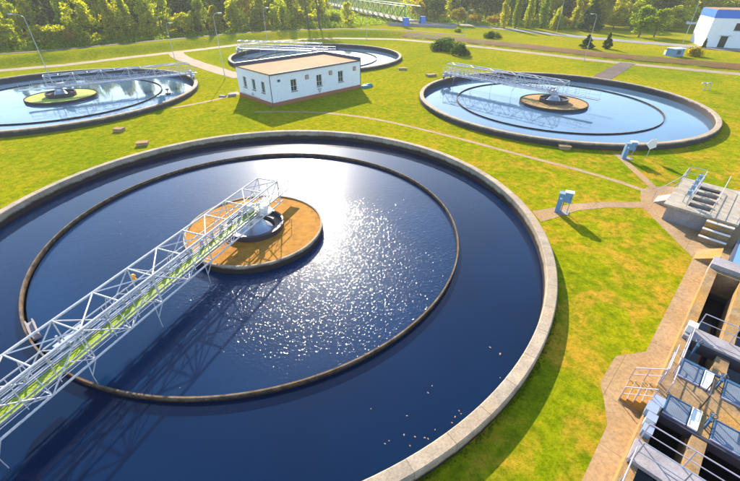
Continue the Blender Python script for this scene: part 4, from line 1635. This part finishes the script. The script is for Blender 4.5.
FRONT = [
    (6, 49, 10, 34, 'broad', 'leaf_y', 'yellow-green tree at the left end of the row beyond the bank'),
    (44, 47, 25, 20, 'round', 'leaf_y', 'olive round bushy tree right of the leaning lamp post'),
    (60, 47, 24, 24, 'round', 'leaf_y', 'low yellow-green round tree beside the tall light tree'),
    (73, 47, 28, 13, 'round', 'leaf_o', 'small golden tree tucked beside the round yellow-green one'),
    (90, 45, -4, 30, 'broad', 'leaf_y', 'tall light green tree right of the small golden tree'),
    (116, 42, -3, 18, 'poplar', 'leaf_y', 'first of three tall leafy trees left of the round tree at the fork'),
    (131, 40, -2, 17, 'poplar', 'leaf_y', 'second of three tall leafy trees left of the round tree at the fork'),
    (151, 39, 0, 22, 'broad', 'leaf_y', 'third tall tree, with orange tints in its crown'),
    (186, 37, 12, 24, 'round', 'leaf_y', 'round yellow-green tree behind the lamp post at the fork'),
    (203, 36, 0, 18, 'broad', 'leaf_g', 'green tree right of the round tree at the fork'),
    (217, 34, 6, 18, 'poplar', 'leaf_y', 'yellow-green tree behind the lamp post left of the building'),
    (238, 33, -3, 22, 'broad', 'leaf_y', 'tall bright tree above the white building'),
    (257, 31, 8, 16, 'conifer', 'leaf_y', 'pointed yellow-green tree above the far tank'),
    (283, 31, 0, 22, 'broad', 'leaf_y', 'tall yellow-green tree above the centre of the far tank'),
    (299, 25, 6, 14, 'round', 'leaf_o', 'round golden tree before the dark trunks near the green bridge'),
    (286, 30, 20, 16, 'bush', 'leaf_o', 'pale low shrub at the foot of the yellow-green trees'),
    (268, 31, 20, 9, 'bush', 'leaf_o', 'small pinkish shrub beside the distant lamp post'),
    (348, 27, 2, 14, 'broad', 'leaf_y', 'light green tree standing before the green bridge'),
    (335, 27, 10, 15, 'round', 'leaf_g', 'green tree between the dark trunks and the green bridge'),
    (417, 21, -2, 14, 'round', 'leaf_o', 'orange autumn tree right of the end of the green bridge'),
    (434, 22, -8, 16, 'broad', 'leaf_d', 'dark tree between the orange tree and the street lamp'),
    (458, 25, 6, 17, 'round', 'leaf_b', 'brownish round tree behind the street lamp'),
    (475, 25, 12, 14, 'round', 'leaf_o', 'small round yellow tree beside the road'),
    (492, 26, 14, 13, 'round', 'leaf_o', 'small orange-topped tree left of the poplars'),
    (503, 28, -8, 10, 'poplar', 'leaf_y', 'first narrow poplar from the left of the poplar row'),
    (515, 28, -8, 10, 'poplar', 'leaf_g', 'second narrow poplar from the left, greener'),
    (527, 28, -8, 11, 'poplar', 'leaf_y', 'third narrow poplar of the row, bright yellow-green'),
    (541, 28, -8, 11, 'poplar', 'leaf_g', 'fourth narrow poplar of the row'),
    (556, 29, 2, 14, 'bush', 'leaf_y', 'wide yellow-green tree under the road lamp'),
    (573, 29, -8, 10, 'poplar', 'leaf_y', 'fifth narrow poplar, left of the dark conifer'),
    (565, 28, 15, 13, 'round', 'leaf_o', 'small golden tree at the foot of the fifth poplar'),
    (588, 31, -4, 22, 'conifer', 'leaf_d', 'large dark conifer at the end of the poplar row'),
    (613, 29, -8, 18, 'broad', 'leaf_y', 'tall yellow-green tree right of the large dark conifer'),
    (638, 37, 6, 26, 'broad', 'leaf_g', 'left of two bushy brown-green trees on the lawn across the road'),
    (654, 37, 8, 22, 'broad', 'leaf_g', 'right of two bushy brown-green trees on the lawn across the road'),
    (682, 28, 4, 34, 'round', 'leaf_y', 'wide round yellow-green tree left of the blue and white hall'),
    (668, 30, 6, 30, 'broad', 'leaf_y', 'leafy yellow-green tree between the bushy pair and the wide round tree'),
    (630, 30, 0, 26, 'broad', 'leaf_y', 'tall yellow-green tree behind the left bushy tree across the road'),
    (596, 28, -4, 18, 'poplar', 'leaf_y', 'narrow light tree just right of the large dark conifer'),
    (716, 20, -4, 34, 'round', 'leaf_y', 'yellow-green tree behind the roof of the blue and white hall'),
    (586, 48, 33.5, 13, 'conifer', 'leaf_d', 'left of the two small conifers beside the pale path'),
    (606, 48.5, 31.5, 9, 'conifer', 'leaf_d', 'right, narrower of the two small conifers beside the pale path'),
    (693, 56, 42.5, 17, 'bush', 'leaf_o', 'yellow bush with red base beside the pale blue box'),
    (703, 48, 37, 5, 'conifer', 'leaf_d', 'narrow dark shrub against the wall of the white hall'),
    (442, 50, 35.5, 34, 'bush', 'leaf_d', 'big rounded dark green shrub on the lawn before the path'),
    (459, 55, 39, 20, 'bush', 'leaf_d', 'smaller green shrub with a russet edge at the end of the big shrub'),
    (467, 55.5, 47, 8, 'bush', 'leaf_b', 'small russet shrub at the right end of the shrubs'),
    (490, 38, 29.5, 17, 'bush', 'leaf_d', 'low dark shrub on the bank below the road'),
    (498, 37.5, 31, 10, 'bush', 'leaf_b', 'brown shrub at the right of the low dark shrub'),
    (458, 32, 26.5, 9, 'bush', 'leaf_g', 'small green shrub at the right end of the grey barrier'),
    (30, 47, 42, 26, 'bush', 'leaf_d', 'dark low undergrowth shrub left of the olive tree'),
    (108, 43, 38, 16, 'bush', 'leaf_b', 'low brown shrub between the tall light trees'),
    (163, 38, 33, 14, 'bush', 'leaf_b', 'low brown shrub right of the third tall tree'),
    (232, 32, 27, 16, 'bush', 'leaf_y', 'low yellow-green shrub above the left end of the far tank'),
    (318, 26, 22, 18, 'bush', 'leaf_o', 'golden low shrub at the foot of the dark trunks'),
]
for (px, by_, ty, wp, kind, mat, lab) in FRONT:
    gp = 'shrubs around the lawns' if kind == 'bush' else 'trees beyond the bank'
    px_tree(px, by_, ty, wp, kind, mat, lab, group=gp, cat='shrub' if kind == 'bush' else 'tree')

# dark bare trunks by the bridge
for px, lab in ((309, 'left dark leaning trunk before the wood near the green bridge'), (320, 'right dark leaning trunk before the wood near the green bridge')):
    x, y = at(px, 25, 1.0)
    t = thing('tall_tree', lab, 'tree', (x, y, ground_z(x, y)), 0, 'dark tall trees near the bridge')
    m = MB(); m.tube((0, 0, -0.3), (-0.8, 0, 8), 0.4, 8, 0.28); m.tube((-0.8, 0, 8), (-1.4, 0, 20), 0.28, 8, 0.1)
    for k in range(7):
        m.tube((-1.0, 0, 8 + k), (-1.0 + R.uniform(-3, 3), R.uniform(-3, 3), 11 + 1.4 * k), 0.1, 5, 0.03)
    part('trunk', m, M['bark'], t, True)
    P, _l = crown_pts('broad', 20, 8, 3000)
    P[:, 2] = P[:, 2] * 0.62 + 8
    o = bpy.data.objects.new('crown', quads_mesh('crown', leaf_quads(P, 0.22), M['leaf_d'])); COL.objects.link(o); o.parent = t

# second row of single trees behind the front one
SEC = {'poplar': 'tall narrow tree rising in the second row behind the bank', 'broad': 'leafy tree in the second row behind the bank',
       'conifer': 'dark conifer in the second row behind the bank', 'round': 'rounded tree in the second row behind the bank'}
TONE = {'leaf_y': 'light yellow-green', 'leaf_g': 'mid green', 'leaf_d': 'dark green', 'leaf_o': 'golden'}
MARKS = [(25, 'behind the left end of the tree row'), (55, 'behind the olive and golden trees'), (100, 'behind the tall light green tree'),
         (165, 'behind the three tall leafy trees'), (210, 'behind the round tree at the path fork'), (260, 'above the white building'),
         (310, 'left of the dark leaning trunks'), (420, 'behind the green bridge'), (480, 'behind the street lamp trees'), (560, 'behind the narrow poplars'),
         (625, 'behind the large dark conifer'), (670, 'behind the bushy lawn trees'), (760, 'behind the blue and white hall')]
USED = set()
x = -14
while x < 752:
    for row in range(3):
        px = x + R.uniform(-5, 5)
        if 322 < px < 418:
            continue
        base = float(np.interp(px, [0, 150, 300, 420, 560, 640, 760], [38, 32, 23, 18, 23, 24, 20])) - 4.0 * row
        kind = R.choices(['broad', 'poplar', 'conifer', 'round'], [4, 3, 1.5, 1.5])[0]
        mat = R.choices(['leaf_d', 'leaf_g', 'leaf_y', 'leaf_o'], [1.3, 3.2, 4.6, 0.5])[0] if kind != 'conifer' else 'leaf_d'
        wp = R.uniform(15, 25)
        hh = R.uniform(9, 17)
        xx, yy = at(px, base, 0.5)
        if px > 700:
            hh *= 0.75
        elif px > 600:
            wp *= 1.35
        w = wp * yy * 0.92 / F_PX
        where = [q[1] for q in MARKS if px < q[0]][0]
        depth = ('second', 'third', 'fourth')[row]
        lab = {'poplar': 'tall narrow %s tree', 'broad': 'leafy %s tree', 'conifer': '%s conifer', 'round': 'rounded %s tree'}[kind] % TONE[mat]
        lab = '%s, %s row %s' % (lab, depth, where)
        if lab in USED:
            lab = lab.replace(',', ', further right,')
        if lab in USED:
            lab = lab.replace('further right', 'furthest right')
        if lab in USED:
            lab = lab.replace('furthest right', 'middle one')
        USED.add(lab)
        tree(xx, yy, hh, min(w, 12), kind, mat, lab, group='trees standing in the rows behind the front trees')
    x += 16

# the wood beyond, one mass
acc = []
for k in range(260):
    ang_ = R.uniform(-62, 55)
    rad = R.uniform(205, 420)
    a_ = math.radians(ang_)
    X, Y = math.sin(a_) * rad, math.cos(a_) * rad
    dist_b = abs((X - A_.x) * dv.y - (Y - A_.y) * dv.x)
    if -17 < ang_ < 5 and rad < 330:
        continue
    P, _l = crown_pts(R.choice(['broad', 'poplar', 'conifer', 'round', 'broad']), R.uniform(12, 20), R.uniform(8, 14), 1100)
    P += np.array([X, Y, ground_z(X, Y)])
    acc.append(P)
P = np.concatenate(acc)
o = bpy.data.objects.new('far_wood', quads_mesh('far_wood', leaf_quads(P, 0.6), M['leaf_y']))
COL.objects.link(o)
o['kind'] = 'stuff'
o['label'] = 'dense mixed wood filling the distance behind the trees'
o['category'] = 'wood'

# undergrowth along the foot of the trees, one mass
acc = []
for k in range(900):
    if k < 420:
        px = R.uniform(-10, 560)
        py = np.interp(px, [0, 60, 150, 250, 330, 420, 560], [48, 47, 41, 32, 27, 22, 29]) - R.uniform(0, 4)
        X, Y = at(px, py, 0.2)
    else:
        # scrub of the hollow round the green bridge
        px = R.uniform(300, 425)
        py = R.uniform(8, np.interp(px, [300, 360, 425], [26, 25, 17]))
        X, Y = at(px, py, 0.2)
        w_ = (Vector((X, Y, 0)) - Vector((A_.x, A_.y, 0)))
        if abs(w_.x * dv.y - w_.y * dv.x) < 4:
            continue

    d = RN.normal(size=(60, 3)) * np.array([1.5, 1.5, 0.55])
    d[:, 2] = np.abs(d[:, 2])
    acc.append(d + np.array([X, Y, ground_z(X, Y)]))
P = np.concatenate(acc)
o = bpy.data.objects.new('undergrowth', quads_mesh('undergrowth', leaf_quads(P, 0.25), M['leaf_g']))
COL.objects.link(o)
o['kind'] = 'stuff'
o['label'] = 'rough weeds and scrub along the foot of the trees'
o['category'] = 'undergrowth'

# grass tufts on the near lawn, one mass
acc = []
cnt = 0
P2 = []
plz = [AB(*q) for q in PLZ]


def inside(x, y, poly):
    r = False
    n = len(poly)
    for i in range(n):
        x0, y0 = poly[i]
        x1, y1 = poly[(i + 1) % n]
        if (y0 > y) != (y1 > y) and x < (x1 - x0) * (y - y0) / (y1 - y0) + x0:
            r = not r
    return r


EDGES = [[AB(*q) for q in PLZ[:12]], pb]
while cnt < 10000:
    if True:
        c = T_C[R.choice((0, 0, 0, 1, 2, 3))]
        q = R.uniform(0, 6.2832)
        rr = TR + 0.03 + abs(R.gauss(0, 0.10))
        x, y = c[0] + rr * math.cos(q), c[1] + rr * math.sin(q)
        if y < 2:
            continue
    else:
        e = R.choice(EDGES)
        k = R.randrange(len(e) - 1)
        u = R.random()
        x = e[k][0] * (1 - u) + e[k + 1][0] * u + R.gauss(0, 0.09)
        y = e[k][1] * (1 - u) + e[k + 1][1] * u + R.gauss(0, 0.07)
    if in_any_tank(x, y, TR + 0.02):
        continue
    P2.append((x, y, GZ))
    cnt += 1
P2 = np.array(P2)
n = len(P2)
ang2 = RN.uniform(0, 2 * np.pi, n)
hgt = RN.uniform(0.02, 0.08, n)
dx = np.stack([np.cos(ang2), np.sin(ang2), np.zeros(n)], 1) * RN.uniform(0.02, 0.05, (n, 1))
lean = np.stack([RN.uniform(-.04, .04, n), RN.uniform(-.04, .04, n), hgt], 1)
Q = np.stack([P2 - dx, P2 + dx, P2 + dx * 0.4 + lean, P2 - dx * 0.4 + lean], 1).reshape(-1, 3)
o = bpy.data.objects.new('grass', quads_mesh('grass', Q, M['tuft']))
COL.objects.link(o)
o['kind'] = 'stuff'
o['label'] = 'longer grass tufts along the tank walls'
o['category'] = 'grass'

# ------------------------------------------------------------------ the hazy air
m = MB()
m.box((0, 300, 29), (1790, 1590, 66))
hz, t_, N, L, P = nt('hazy air')
N.remove(P)
pv = N.new('ShaderNodeVolumePrincipled')
pv.inputs['Color'].default_value = (0.95, 0.95, 0.9, 1)
pv.inputs['Density'].default_value = 0.00028
pv.inputs['Anisotropy'].default_value = 0.3
L.new(pv.outputs[0], N['Material Output'].inputs['Volume'])
o = m.build('haze', hz)
tag(o, 'thin warm haze in the air over the works and the wood', 'haze', kind='stuff')
